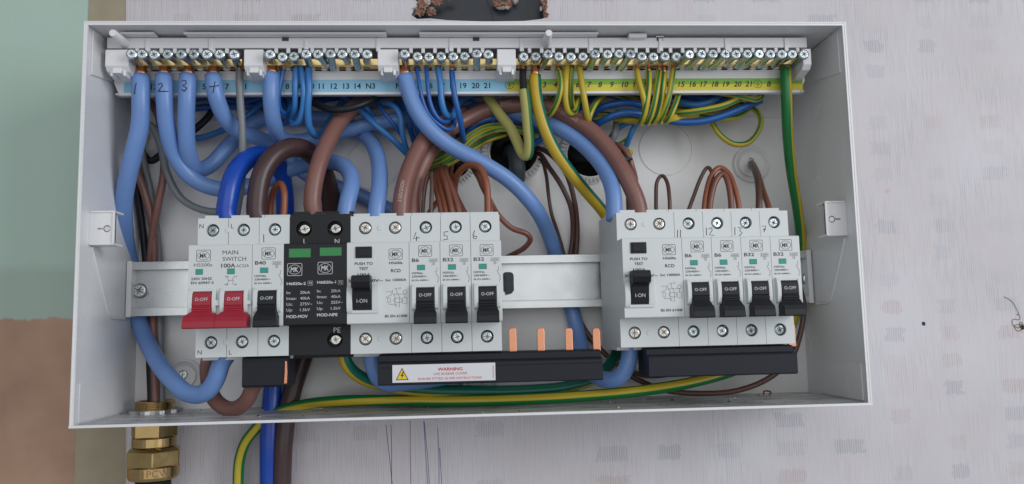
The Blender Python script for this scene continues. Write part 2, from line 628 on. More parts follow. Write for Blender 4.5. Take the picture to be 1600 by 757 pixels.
m = mat('scuffed_enclosure_paint', (0.68, 0.69, 0.70), 0.3, var=0.06, vscale=25, bump=0.25, bscale=1500)
nt = m.node_tree
b = nt.nodes['Principled BSDF']
tc = nt.nodes.new('ShaderNodeTexCoord')
mp = nt.nodes.new('ShaderNodeMapping')
mp.inputs['Scale'].default_value = (35, 110, 35)
nt.links.new(tc.outputs['Object'], mp.inputs[0])
n = nt.nodes.new('ShaderNodeTexNoise')
n.inputs['Scale'].default_value = 1
n.inputs['Detail'].default_value = 7
n.inputs['Roughness'].default_value = 0.65
nt.links.new(mp.outputs[0], n.inputs['Vector'])
cr = nt.nodes.new('ShaderNodeValToRGB')
e = cr.color_ramp.elements
e[0].position, e[0].color = 0.36, (0.42, 0.42, 0.41, 1)
e[1].position, e[1].color = 0.58, (1, 1, 1, 1)
nt.links.new(n.outputs['Fac'], cr.inputs[0])
mx = nt.nodes.new('ShaderNodeMix')
mx.data_type = 'RGBA'
mx.blend_type = 'MULTIPLY'
mx.inputs[0].default_value = 1
nt.links.new(b.inputs['Base Color'].links[0].from_socket, mx.inputs[6])
nt.links.new(cr.outputs[0], mx.inputs[7])
nt.links.new(mx.outputs[2], b.inputs['Base Color'])
MT['paint_dirty'] = m
MT['wall'] = wall_material()
MT['wallpaper'] = wallpaper_material()
MT['strip'] = mat('bare_strip', srgb(158, 148, 126), 0.8, var=0.2, vscale=55, bump=0.3, bscale=500)

# ---------------------------------------------------------------- the wall
CX = {'g3': (145.7, 90.5, 14.0), 'g1': (189.6, 96.3, 17.0), 'g2': (243.2, 93.4, 16.0)}   # cable entries: x, z, radius
# outline of the broken-out hole above the enclosure (pixel outline on the wall face)
hole_px = [(645, -60), (650, -20), (644, -4), (655, 6), (646, 16), (643, 24), (652, 30), (672, 29), (700, 32), (760, 34), (820, 33),
           (846, 30), (857, 26), (850, 14), (853, 2), (848, -14), (856, -30), (851, -60), (800, -72), (700, -66)]
hole = [(P(u, v, 0).x, P(u, v, 0).z) for u, v in hole_px]
wl, wr, wb, wt = -420, 900, -380, 460
entries = [circle(x, z, r - 0.6, 28) for x, z, r in CX.values()]
mb = MB()
mb.prism_d([(wl, wb), (wr, wb), (wr, wt), (wl, wt)], -14, -1.0, 0, [hole] + entries)
wall = tag(mb.build('wall', MT['wall']), kind='structure')
# wallpaper: right of a line that leans a little
xa, xb = P(197, 0, 0), P(197, 757, 0)
mb = MB()
slope = (xa.x - xb.x) / (xa.z - xb.z)
pe = lambda z: xb.x + slope * (z - xb.z)
mb.prism_d([(pe(wb), wb), (wr, wb), (wr, wt), (pe(wt), wt)], -0.8, 0.0, 0,
           [[(x, z) for x, z in hole]] + entries)
paper = tag(mb.build('wallpaper', MT['wallpaper']), kind='structure')
# bare strip of wall between the paint and the wallpaper
mb = MB()
mb.prism_d([(-102.6, wb), (pe(wb) - .05, wb), (pe(wt) - .05, wt), (-107.0, wt)], -0.8, -0.35, 0)
tag(mb.build('bare_wall_strip', MT['strip']), kind='structure')
# dark hollow behind the wall
mb = MB()
mb.box(100, 300, -60, -14.2, 40, 330)
tag(mb.build('wall_cavity', MT['cavity']), kind='structure')
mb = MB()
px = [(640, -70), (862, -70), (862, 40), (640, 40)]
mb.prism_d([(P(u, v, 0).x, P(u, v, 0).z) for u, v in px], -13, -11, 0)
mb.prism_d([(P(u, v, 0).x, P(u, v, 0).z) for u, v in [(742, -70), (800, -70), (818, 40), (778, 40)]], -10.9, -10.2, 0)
tag(mb.build('hollow_backing', MT['gloss_dark'], wall), None)


def rag(name, centre, r, n, m, d0, d1, seed, label=None):
    """rough torn lump: an irregular many-sided blob with a ragged outline"""
    R = random.Random(seed)
    mb = MB()
    rings = []
    cx, cz = centre
    for j, (f, d) in enumerate(((1.0, d0), (1.0, (d0 + d1) / 2), (0.70, d1), (0.36, d1 - 0.5))):
        for k in range(n):
            a = 2 * math.pi * k / n
            q = f * (0.55 + 0.75 * R.random())
            rings.append((cx + r[0] * q * math.cos(a), d + R.uniform(-.6, .6), cz + r[1] * q * math.sin(a)))
    fs = [(j * n + k, j * n + (k + 1) % n, (j + 1) * n + (k + 1) % n, (j + 1) * n + k) for j in range(3) for k in range(n)]
    mb.add(rings, fs, 0, False)
    mb.add(rings[3 * n:], [tuple(range(n))], 0)
    return mb.build(name, m, wall)


for i, (u, v, ru, rv, mm_, dd) in enumerate([
        (660, 8, 9, 9, 'plaster', 1.5), (656, 20, 9, 6, 'plaster', 1.2), (674, 18, 8, 6, 'plaster', 0.8), (683, 2, 9, 6, 'plaster', .6), (700, -4, 8, 4, 'plaster', .3),
        (668, 4, 6, 4, 'torn', 1.8), (674, 14, 4, 2.5, 'torn', 1.6), (649, 14, 4, 2, 'torn', 1.4), (669, -8, 6, 6, 'torn', 1.4),
        (778, 1, 9, 6, 'plaster', -3), (793, 3, 8, 7, 'plaster', -3.4), (786, 9, 10, 2, 'torn', -3.2), (806, -2, 4, 5, 'torn', -3.3),
        (851, 6, 5, 12, 'plaster', 1.2), (853, 23, 5, 5, 'plaster', 1.0), (845, 14, 2, 4, 'torn', 1.5), (847, 0, 2.5, 5, 'torn', 1.3)]):
    c = P(u, v, 0)
    rag('plaster_crumb' if mm_ == 'plaster' else 'torn_paper', (c.x, c.z), (ru * .44, rv * .44), 26, MT[mm_], dd - 2.0, dd, 40 + i)
# pen lines, fixing hole and chip on the wallpaper
for pts in ([(611, 664), (612, 700), (612, 757)], [(600 + 3, 664), (607, 700), (613, 757)], [(641, 658), (641, 700), (642, 757)],
            [(662, 658), (664, 690), (668, 757)], [(663, 660), (668, 712), (671, 757)], [(684, 668), (686, 715), (686, 757)], [(687, 700), (689, 735), (690, 757)]):
    mb = MB()
    pp = [P(u, v, 0) for u, v in pts]
    mb.ribbon([(q.x, q.z) for q in pp], 0.42, 0.06)
    mb.build('pen_line', MT['bluepen'], paper)
for (u, v, r, nm) in ((1443, 506, 1.5, 'plug_hole'), (1597, 512, 3.0, 'paper_chip'), (1387, 298, 1.6, 'paper_scuff'), (1590, 492, 1.0, 'paper_chip')):
    mb = MB()
    c = P(u, v, 0)
    R = random.Random(u)
    o_ = [(c.x + r * (0.75 + .4 * R.random()) * math.cos(a * .6283), c.z + r * (0.75 + .4 * R.random()) * math.sin(a * .6283)) for a in range(10)]
    i_ = [(c.x + (x - c.x) * .6, c.z + (z - c.z) * .6) for x, z in o_]
    mb.prism_d(o_, -0.2, 0.2, 0, [i_], hole_floor=0.08, mfloor=1)
    if nm == 'plug_hole': mb.m = [1] * len(mb.m)
    mb.build(nm, [MT['torn'] if nm != 'plug_hole' else MT['plaster'], MT['dirt'] if nm != 'paper_scuff' else MT['torn']], paper)

mb = MB()
c0 = P(1590, 508, .3)
R = random.Random(5)
mb.tube(spline([P(u, v, .45) for u, v in [(1569, 464), (1580, 470), (1590, 486), (1594, 500), (1583, 499), (1582, 507), (1593, 513), (1594, 502), (1600, 511), (1590, 518), (1585, 509), (1597, 507)]], .8), .15, 5)
tag(mb.build('cobweb', MT['dirt'], None, tuple(c0)), 'dark shred of cobweb stuck to the wallpaper near the photo edge', 'cobweb')

# ---------------------------------------------------------------- the enclosure
XL, XR, ZB, ZT, RIM = -66.5, 392.4, -77.0, 157.2, 88.6
enc = empty('consumer_unit_case', (162.9, 0, ZB), 'open white painted metal fuse box case without its cover, fixed on the wallpaper', 'fuse box')
GL = (-45.0, 22.0)           # gland hole x, depth
FL = [(29.5, 15.5, 8.0), (37.0, 15.0, 8.0), (46.0, 16.0, 8.0)]
mb = MB()
t = 1.2
mb.box(XL, XL + t, 0.6, RIM, ZB, ZT)
mb.box(XR - t, XR, 0.6, RIM, ZB, ZT)
mb.box(XL + t, XR - t, 0.6, RIM, ZT - t, ZT)
# floor plate with cable cut-outs


def floor_plate(mb, x0, x1, d0, d1, z0, z1, holes):
    loops = [[(x0, d0), (x1, d0), (x1, d1), (x0, d1)]] + holes
    flat = [p for l in loops for p in l]
    tri = tessellate_polygon([[Vector((a, b, 0)) for a, b in l] for l in loops])
    for z in (z0, z1): mb.add([(a, b, z) for a, b in flat], tri)
    for l in loops:
        n = len(l)
        mb.add([(a, b, z0) for a, b in l] + [(a, b, z1) for a, b in l], [(i, (i + 1) % n, n + (i + 1) % n, n + i) for i in range(n)])


mb.build('case_shell', MT['paint'], enc, bevel=0.25, seg=1)
mb = MB()
floor_plate(mb, XL + t, XR - t, 0.6, RIM, ZB, ZB + t,
            [circle(GL[0], GL[1], 12.5, 24), rrect(23, 62, 5, 31, 5)])
mb.build('case_floor', MT['paint_dirty'], enc)
# rim lips turned inwards
mb = MB()
for (a, b, c, d) in ((XL + t, XL + 2.4, ZB + t, ZT - t), (XR - 2.4, XR - t, ZB + t, ZT - t)):
    mb.box(a, b, RIM - 1.4, RIM - 0.2, c, d)
mb.box(XL + 2.4, XR - 2.4, RIM - 1.4, RIM - 0.2, ZT - 2.4, ZT - t)
mb.build('rim_lip', MT['paint'], enc)
mb = MB()
mb.box(XL, XR, RIM - .1, RIM + .5, ZB - .1, ZB + 1.5)
mb.build('bottom_edge', MT['paint'], enc, bevel=.2, seg=1)
# corner laps, welded overlap plates
for sx, xw in ((1, XL + t), (-1, XR - t)):
    mb = MB()
    x0, x1 = (xw, xw + 0.9) if sx > 0 else (xw - 0.9, xw)
    mb.prism_x([(RIM - 8, ZT - 2.6), (30, ZT - 2.6), (20, ZT - 14), (34, ZT - 22), (RIM - 8, ZT - 30)], x0, x1)
    mb.build('corner_lap', MT['paint'], enc, bevel=0.35)
    mb = MB()
    mb.prism_x([(RIM - 7, ZB + 2.0), (24, ZB + 2.0), (24, ZB + 24), (RIM - 7, ZB + 24)], x0, x1)
    mb.build('corner_lap', MT['paint'], enc, bevel=0.35)
# back plate (plastic tray) with openings
mb = MB()
mb.prism_d([(XL + t, ZB + t), (XR - t, ZB + t), (XR - t, ZT - t), (XL + t, ZT - t)], 1.4, 3.0, 0, [circle(x, z, r, 32) for x, z, r in CX.values()])
mb.build('back_plate', MT['tray'], enc)
# raised upper panel with its seam
mb = MB()
zs = P(1100, 185, 4).z
mb.prism_d([(XL + 2.2, zs), (XR - 2.2, zs), (XR - 2.2, ZT - 3), (XL + 2.2, ZT - 3)], 3.0, 5.2, 0, [circle(CX['g1'][0], 125, 2, 12)])
mb.build('upper_panel', MT['tray'], enc)
# unused knockouts: ring grooves standing out of the tray
for (x, z, r) in ((298.0, 97.0, 18.6), (92.0, 88.0, 17.5), (40, 90, 17.5)):
    mb = MB()
    mb.prism_d(circle(x, z, r, 40), 3.0, 3.35, 0)
    mb.prism_d(circle(x, z, r + 0.55, 40), 3.0, 3.6, 0, [circle(x, z, r + 0.2, 40)])
    mb.build('knockout', MT['tray'], enc)
# fixing bosses with key-shaped slots
for (u, v, r, key) in ((1172, 258, 13.0, 1), (750, 592, 13, 1), (290, 588, 11.5, 0), (207, 212, 15, 1), (1118, 560, 13, 1)):
    c = P(u, v, 3)
    mb = MB()
    mb.lathe((c.x, 0, c.z), 'd', [(r, 3.0), (r - .2, 6.4), (r - .9, 7.2), (r - 1.7, 6.6), (r - 3.9, 3.7), (r - 4.2, 3.7), (r - 4.4, 3.0)], 36)
    kz = [(c.x - 2.1, c.z - 4), (c.x + 2.1, c.z - 4), (c.x + 2.1, c.z + 3), (c.x + 1.5, c.z + 4.2), (c.x, c.z + 4.8), (c.x - 1.5, c.z + 4.2), (c.x - 2.1, c.z + 3)]
    mb.prism_d(circle(c.x, c.z, r - 4.4, 28), 3.0, 5.4, 0, [kz] if key else [], hole_floor=3.2 if key else None)
    mb.build('fixing_boss', MT['tray'], enc)
# cable entry rings with moulded teeth
for (x, z, r) in CX.values():
    mb = MB()
    mb.prism_d(circle(x, z, r + 5.2, 48), 3.0, 4.6, 0, [circle(x, z, r, 48)])
    mb.prism_d(circle(x, z, r + 0.9, 48), 4.6, 5.4, 0, [circle(x, z, r, 48)])
    nT = 44
    for k in range(nT):
        a = 2 * math.pi * k / nT
        ca, sa = math.cos(a), math.sin(a)
        q = []
        for rr, tt in ((r + 1.4, -.35), (r + 4.4, -.35), (r + 4.4, .35), (r + 1.4, .35)):
            q.append((x + rr * ca - tt * sa, z + rr * sa + tt * ca))
        mb.prism_d(q, 4.6, 7.0, 0, back=False)
    mb.build('cable_entry_ring', MT['tray'], enc)
# lid-fixing tabs on both side walls
for sgn, (u0, v0, u1, v1) in ((1, (133, 330, 179, 383)), (-1, (1331, 314, 1291, 369))):
    dt = 75.0
    a, b = P(u0, v0, dt), P(u1, v1, dt)
    x0, x1 = sorted((a.x, b.x))
    if sgn > 0: x0 = XL + t
    else: x1 = XR - t
    z1, z0 = a.z, b.z
    mb = MB()
    cx, cz = (x0 + x1) / 2 + sgn * 2.6, (z0 + z1) / 2 - .5
    key = [(cx + 2.1 * math.cos(a), cz + 2.1 * math.sin(a)) for a in [math.radians(14 + (180 if sgn > 0 else 0) + k * 332 / 15) for k in range(16)]]
    key += [(cx - sgn * 5.5, key[-1][1]), (cx - sgn * 5.5, key[0][1])]
    mb.prism_d(rrect(x0, x1, z0, z1, 1.0), dt - 1.2, dt, 0, [key])
    mb.box(x0 + .4, x1 - .4, dt - 12, dt - 1.2, z1 - 1.2, z1)
    mb.box(x0 + .4, x1 - .4, dt - 12, dt - 1.2, z0, z0 + 1.2)
    xe = (x1 - 1.2, x1) if sgn > 0 else (x0, x0 + 1.2)
    mb.box(xe[0], xe[1], dt - 1.2, dt + 1.0, z0 + .6, z1 - .6)
    mb.box(x0 + .4, x1 - .4, dt - 1.2, dt + 0.9, z1 - 1.1, z1 - .1)
    mb.box(x0 + .4, x1 - .4, dt - 1.2, dt + 0.7, z0 + .1, z0 + .9)
    tb = mb.build('lid_tab', MT['paint'], enc, bevel=0.3)
    mb = MB()
    mb.lathe((cx, dt - 4, cz), 'd', [(2.4, 0), (2.4, 2.4), (1.9, 2.9), (1.9, 3.6), (1.5, 3.8)], 14)
    mb.build('captive_nut', MT['zinc'], tb)
    # stiffening fold on the side wall running from the tab down to the rail end
    xw = XL + t + .3 if sgn > 0 else XR - t - .3
    pts = [W(xw, 72, z0 - .5), W(xw, 66, z0 - 10), W(xw, 48, -12), W(xw, 46, -14.2), W(xw, 43, -15.2), W(xw, 22, -15.8)]
    mb = MB()
    mb.tube(spline(pts, 2), 0.75, 8)
    mb.build('wall_fold', MT['paint'], enc)
# dust and swarf on the case floor
mb = MB()
R = random.Random(3)
for k in range(150):
    x = R.uniform(-50, 385) if R.random() < .5 else R.choice((R.gauss(-20, 14), R.gauss(225, 40), R.gauss(340, 25), R.gauss(40, 25)))
    if not (-63 < x < 389): continue
    d = R.uniform(4, RIM - 6)
    r = R.choice((.35, .45, .6, .9, 1.2)) * R.uniform(.6, 1.1)
    z = ZB + t
    a = R.uniform(0, 6)
    mb.add([(x + r * math.cos(a + q), d + r * .7 * math.sin(a + q), z) for q in (0, 2, 4.2)] + [(x, d, z + r * .7)], [(0, 1, 3), (1, 2, 3), (2, 0, 3)], R.choice((0, 0, 1, 1, 2)))
tag(mb.build('floor_dust', [MT['dirt'], MT['steel'], MT['torn']]), kind='stuff')
mb = MB()
c = P(1204, 621, 30)
mb.tube(spline([W(c.x - 2, 24, ZB + 2), W(c.x - 2.2, 24, ZB + 4), W(c.x, 24, ZB + 4.4), W(c.x + 2.6, 25, ZB + 3.6), W(c.x + 1, 25, ZB + 2)], .5), .55, 8)
tag(mb.build('wire_offcut', MT['wire_brown'], None, (c.x, 24, ZB + t)), 'tiny brown wire offcut lying on the case floor under the right breakers', 'wire offcut')

# ---------------------------------------------------------------- DIN rail
zr0, zr1 = -14.2, 21.0
rail = empty('mounting_rail', (163, 3, 3.4), 'zinc plated top hat mounting rail running behind all the breakers', 'mounting rail')
mb = MB()
rl, rr_ = -64.6, 390.6
slot = [rrect(P(791, 440, 16).x - 2.0, P(791, 440, 16).x + 4.6, -3.2, 10.2, 1.4), rrect(318, 325, -3, 10, 1.4)]
mb.prism_d([(rl, -10.2), (rr_, -10.2), (rr_, 17.0), (rl, 17.0)], 14.2, 15.4, 0, slot)
mb.box(rl, rr_, 15.4, 22.4, 15.8, 17.0)
mb.box(rl, rr_, 15.4, 22.4, -10.2, -9.0)
mb.box(rl, rr_, 21.2, 22.4, 17.0, zr1)
mb.box(rl, rr_, 21.2, 22.4, zr0, -10.2)
mb.build('rail_profile', MT['zinc'], rail, bevel=0.25, seg=1)
mb = MB()
q = P(793, 440, 20)
mb.prism_d([(q.x - 1.5, -5.0), (q.x + 2.8, -4.0), (q.x + 4.4, -2.0), (q.x + 4.4, 8.6), (q.x + 2.2, 10.4), (q.x - 1.5, 10.4)], 15.5, 17.0)
mb.build('slot_insert', MT['sheath'], rail, bevel=.3)
for xx in (rl, rr_ - 3.2):
    mb = MB()
    mb.box(xx - .2, xx + 3.0, 3, 23.2, zr0 - .6, zr1 + .6)
    mb.build('end_bracket', MT['paint'], rail, bevel=.4)


# ---------------------------------------------------------------- screws
def screw_mesh(name, rh, hh, rs, ls, m, slot=True):
    """screw seen end on: domed head with a cross recess and a shank behind; origin at the back of the head"""
    mb = MB()
    q = rh * .70
    a, b = rh * .56, rh * .085
    c = b + rh * .10
    plus = [(a, -b), (a, b), (c, b), (b, c), (b, a), (-b, a), (-b, c), (-c, b), (-a, b), (-a, -b), (-c, -b), (-b, -c), (-b, -a), (b, -a), (b, -c), (c, -b)]
    if slot:
        s2 = rh * .69
        plus = [(s2, -b), (s2, b)] + plus[2:8] + [(-s2, b), (-s2, -b)] + plus[10:]
    n = 24
    mb.prism_d(circle(0, 0, q, n), 0, hh, 0, [plus], hole_floor=hh * .1, back=False, mfloor=1)
    mb.lathe((0, 0, 0), 'd', [(rh * .9, 0), (rh, hh * .1), (rh, hh * .45), (rh * .95, hh * .72), (rh * .84, hh * .92), (q, hh)], n)
    mb.f.pop(); mb.m.pop(); mb.sm.pop()                # no cap over the recess
    if slot:                                           # slot run out through the rim
        for sx in (-1, 1):
            mb.box(sx * rh * .84 - rh * .16, sx * rh * .84 + rh * .16, hh * .5, hh * .97, -b, b, 1)
    for k in range(4):                                 # ticks between the arms of the cross
        t = math.pi / 4 + k * math.pi / 2
        p0, p1 = (c * 1.1 * math.cos(t), c * 1.1 * math.sin(t)), (q * .88 * math.cos(t), q * .88 * math.sin(t))
        mb.ribbon([p0, p1], rh * .10, hh + .03, 1)
    if ls:
        mb.lathe((0, 0, 0), 'd', [(rs * .8, -ls)] + [(rs * (1 if k % 2 else .86), -ls * (1 - k / 22)) for k in range(1, 22)] + [(rs * .9, 0)], 12)
    return mb.build(name, [m, MT['recess']], None, (0, 0, 0), mesh_only=True)


SM_bar = screw_mesh('terminal_screw', 3.35, 2.0, 2.35, 20, MT['screw'], False)
SM_mcb = screw_mesh('terminal_screw', 3.2, 1.8, 0, 0, MT['screw'])
SM_rcd = screw_mesh('terminal_screw', 3.4, 1.8, 0, 0, MT['nickel'])
SM_rail = screw_mesh('rail_screw', 4.9, 2.4, 0, 0, MT['zinc'])


def put_screw(mesh, parent, org, name='terminal_screw'):
    o = link(name, mesh, parent, org)
    o.rotation_euler = (rnd.uniform(-.13, .13), rnd.uniform(0, 3.1), rnd.uniform(-.13, .13))
    return o


for u in (219,):
    put_screw(SM_rail, rail, tuple(P(u, 455, 15.4)), 'rail_screw')
put_screw(SM_rail, rail, tuple(P(1262, 436, 15.4)), 'rail_screw')
put_screw(SM_mcb, enc, tuple(P(287, 586, 4.4)), 'case_screw')

# ---------------------------------------------------------------- terminal bars on their carrier
DT, DB, DL = 70.0, 64.0, 54.0
car = empty('terminal_carrier', (160, 3, 120), 'white plastic carrier holding the brass terminal bars along the top of the case', 'terminal carrier')
mb = MB()
xl, xr = P(167, 70, DT).x, P(1261, 70, DT).x


def zz(v, d, u=800):
    return P(u, v, d).z


def band(mb, x0, x1, v0, v1, d0, d1, m=0):
    mb.box(x0, x1, d0, d1, zz(v1, d1), zz(v0, d1), m)


# upper band with notches between the screws
z_top, z_not = 154.0, zz(75, DT)
mb.box(xl, xr, DT - 2, DT, z_not, z_top)
mb.box(xl, xr, 3.7, DT - 2, z_top - 2.2, z_top - .1)
screws = {
    'N1': [205, 222, 241, 262, 283, 303, 323, 343, 365],
    'N2': [421, 441, 459, 478, 497, 516, 535, 554, 573],
    'N3': [632, 652, 670, 689, 708, 726, 745, 763],
    'E': [818, 837, 856, 873, 892, 911, 930, 949, 967, 985, 1003, 1021, 1039, 1057, 1077, 1096, 1114, 1133, 1150, 1168, 1186, 1204, 1222, 1238, 1256]}
tight = {441, 459, 652, 670, 708, 689, 726, 873, 892, 911, 1003, 1021, 1039, 1057, 837, 818}
allx = [u for k in screws for u in screws[k]]
for a, b in zip(allx, allx[1:]):
    if b - a < 30:
        x = P((a + b) / 2, 80, DT).x
        mb.box(x - 1.1, x + 1.1, DT - 2, DT - .1, z_not - 3.2, z_not)
mb.build('carrier_rail', MT['carrier'], car, bevel=0.25, seg=1)
# joints between the carrier segments: a small step and a raised end
for u in (231, 330, 479, 591, 705, 815, 923, 1032, 1135, 1228):
    mb = MB()
    x = P(u, 66, DT).x
    mb.box(x - 1.3, x + 1.3, DT, DT + .8, z_not - 2.5, z_top - .6)
    mb.build('carrier_joint', MT['carrier'], car, bevel=.25, seg=1)
# back wall behind the screws
mb = MB()
mb.box(xl, xr, 20, 22, zz(118, 48), z_top - 2.2)
mb.build('carrier_web', MT['carrier'], car)
# top flange pieces under the case lid, and windows
for a, b in ((287, 603), (655, 935), (188, 240)):
    mb = MB()
    x0, x1 = P(a, 50, 77).x, P(b, 50, 77).x
    mb.box(x0, x1, DT, 77, 154.1, 154.9)
    mb.box(x0, x1, 76, 77, 153.6, 154.1)
    mb.build('top_flange', MT['carrier'], car)
mb = MB()
mb.prism_d(rrect(P(982, 52, 74).x, P(1010, 52, 74).x, 152.2, 154.8, .8), 70.2, 75)
mb.build('latch', MT['carrier'], car, bevel=.2)
for u in (446, 744, 1031):
    mb = MB()
    x, z = P(u, 62, DT).x, zz(61, DT)
    mb.box(x - 2.0, x + 2.0, DT, DT + .35, z - 1.4, z + .9, 1)
    mb.box(x - 2.4, x + 2.4, DT, DT + .7, z + .9, z + 1.6, 0)
    mb.build('index_window', [MT['carrier'], MT['inkg']], car)
# clip blocks
for a, b in ((164, 201), (381, 411), (590, 622), (777, 806), (1255, 1268)):
    mb = MB()
    x0, x1 = P(a, 95, 73).x, P(b, 95, 73).x
    z1, z0 = zz(77, 73), zz(104, 73)
    mb.prism_x([(48, z1), (73, z1), (73, z0 + 1), (70, z0 - 2.0), (60, z0 - 4), (48, z0 - 4)], x0, x1)
    if b - a > 20:
        xc = (x0 + x1) / 2
        mb.box(xc - 2.6, xc + 2.6, 60, 72.6, z0 - 3.4, z0 - .2)
        mb.box(xc - 4.6, xc - 3.0, 60, 71, z0 - 4.6, z0 - 1.2)
        mb.box(xc + 3.0, xc + 4.6, 60, 71, z0 - 4.6, z0 - 1.2)
    mb.build('bar_clip', MT['carrier'], car, bevel=.35)
# dark strip added to darken the gap between the bar and the label ledge
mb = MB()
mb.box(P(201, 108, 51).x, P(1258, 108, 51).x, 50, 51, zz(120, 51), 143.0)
mb.build('gap_darkener', MT['rubber'], car)
# label ledge
lx0, lx1 = P(178, 130, DL).x, P(1258, 130, DL).x
zl1, zl0 = zz(111, DL), zz(147, DL)
mb = MB()
mb.prism_d([(lx0 + 3.5, zl0), (lx1 - 4, zl0), (lx1, zl0 + 8), (lx1, zl1), (lx0, zl1), (lx0, zl0 + 8)], DL - 2.2, DL)
mb.box(lx0, lx1, DL - 8, DL - 2.2, zl0 + 1, zl0 + 2.4)
mb.box(lx0, lx1, 30, DL + 1.0, zl1 - 1.2, zl1)
ledge = mb.build('label_ledge', MT['carrier'], car, bevel=.3, seg=1)
mb = MB()
mb.box(-.7, .7, -1, 3.2, -.1, 3.4)
mb.box(-1.7, 1.7, -1, 3.4, .1, 1.3)
guide = mb.build('wire_guide', MT['carrier'], None, (0, 0, 0), bevel=.15, seg=1, mesh_only=True)
for i, u in enumerate(allx[:-1]):
    if allx[i + 1] - u < 30:
        link('wire_guide', guide, car, (P((u + allx[i + 1]) / 2, 112, DL + 2).x, DL, zl1))
dlab = DL + .12
x_n0, x_n1, x_e1 = P(194, 130, DL).x, P(792, 130, DL).x, P(1254, 130, DL).x


def sheet(x0, x1, z0, z1, d, name, m, parent):
    mb = MB()
    mb.box(x0, x1, d - .1, d, z0, z1)
    return mb.build(name, m, parent)


z_b1, z_b0 = zz(124, DL), zz(143, DL)
z_g = zz(133, DL)
sheet(x_n0, x_n1, z_b0, z_b1, dlab, 'blue_label', MT['lblue'], ledge)
mb = MB()
mb.box(x_n1, x_e1, dlab - .1, dlab, z_g, z_b1, 0)
mb.box(x_n1, x_e1, dlab - .1, dlab, z_b0, z_g, 1)
mb.build('green_yellow_label', [MT['lgreen'], MT['lyellow']], ledge)
mb = MB()
zt = zz(134, DL)
pos = [(213, '1'), (241, '12'), (282, '3'), (319, '5'), (337, '6'), (355, '7'), (384, '1'), (431, '7'), (449, '8'), (467, '9'), (486, '10'), (502, '11'), (522, '12'), (541, '13'), (559, '14'), (579, 'N3'),
       (626, 'N4'), (652, '15'), (671, '16'), (690, '17'), (708, '18'), (724, '19'), (743, '20'), (761, '21')]
for u, s in pos:
    mb.text(s, P(u, 134, dlab).x, 0, zt, 3.6, dlab + .05, 0, True, align='c')
for u, s in [(815, '2'), (851, '3'), (868, '4'), (886, '5'), (903, '6'), (921, '7'), (938, '8'), (956, '9'), (977, '10'), (994, '11'), (1012, '12'), (1029, '13'), (1047, '14'), (1065, '15'), (1083, '16'),
             (1100, '17'), (1118, '18'), (1135, '19'), (1153, '20'), (1170, '21'), (1202, 'B')]:
    mb.text(s, P(u, 134, dlab).x, 0, zz(133, DL), 3.6, dlab + .05, 0, True, align='c', slant=.22)
for u in (796, 1184):
    x, z = P(u, 132, dlab).x, zz(133, DL)
    d = dlab + .05
    mb.ribbon(circle(x, z, 2.7, 24), .3, d, 0, True)
    mb.ribbon([(x, z + 2.0), (x, z - .2)], .3, d)
    mb.ribbon([(x - 1.6, z - .2), (x + 1.6, z - .2)], .3, d)
    mb.ribbon([(x - 1.0, z - .9), (x + 1.0, z - .9)], .3, d)
    mb.ribbon([(x - .5, z - 1.6), (x + .5, z - 1.6)], .3, d)
mb.build('label_numbers', MT['inkb'], ledge)
# lid pins
for (u0, v0, u1, v1) in ((178, 50, 196, 70), (856, 49, 853, 70)):
    a = P(u1, v1, DT)
    b = P(u0, v0, 96)
    mb = MB()
    bx = W(a.x, DT, 150.2)
    mb.lathe((bx.x, DT, bx.z), 'd', [(3.0, 0), (2.3, 17.2), (1.9, 18)], 18)
    mb.build('cover_pin', MT['carrier'], car)
# brass bars with screws
bars = {'N1': (200, 378), 'N2': (410, 592), 'N3': (620, 778), 'E': (806, 1262)}
BAR = {}
zb1, zb0 = 142.4, 138.4
for k, (a, b) in bars.items():
    x0, x1 = P(a, 100, DB).x, P(b, 100, DB).x
    mb = MB()
    holes = [circle(P(u, 104, 59).x, 59.0, 2.35, 16) for u in screws[k] if x0 + 3 < P(u, 104, 59).x < x1 - 3]
    floor_plate(mb, x0, x1, 54.8, DB, zb0, zb0 + 2.4, holes)
    mb.box(x0, x1, 54.8, DB, zb0 + 2.4, zb1)
    mb.box(x0, x1, DB, DB + .5, zb0 - .05, zb0 + .5)
    bar = mb.build('brass_bar', MT['brass'], car)
    BAR[k] = bar
    for u in screws[k]:
        hd = 69.5 + rnd.uniform(-.5, 1) if u in tight else 77.5 + rnd.uniform(-1.2, 1.2)
        v = 89 if u in tight else 85
        q = P(u, v - (u - 800) * 0.0 + rnd.uniform(-.4, .4), hd + 1.5)
        put_screw(SM_bar, bar, (q.x, hd, min(max(q.z, 138.8), 141.6)))

# ---------------------------------------------------------------- breakers
TF, MF = 84.5, 99.0


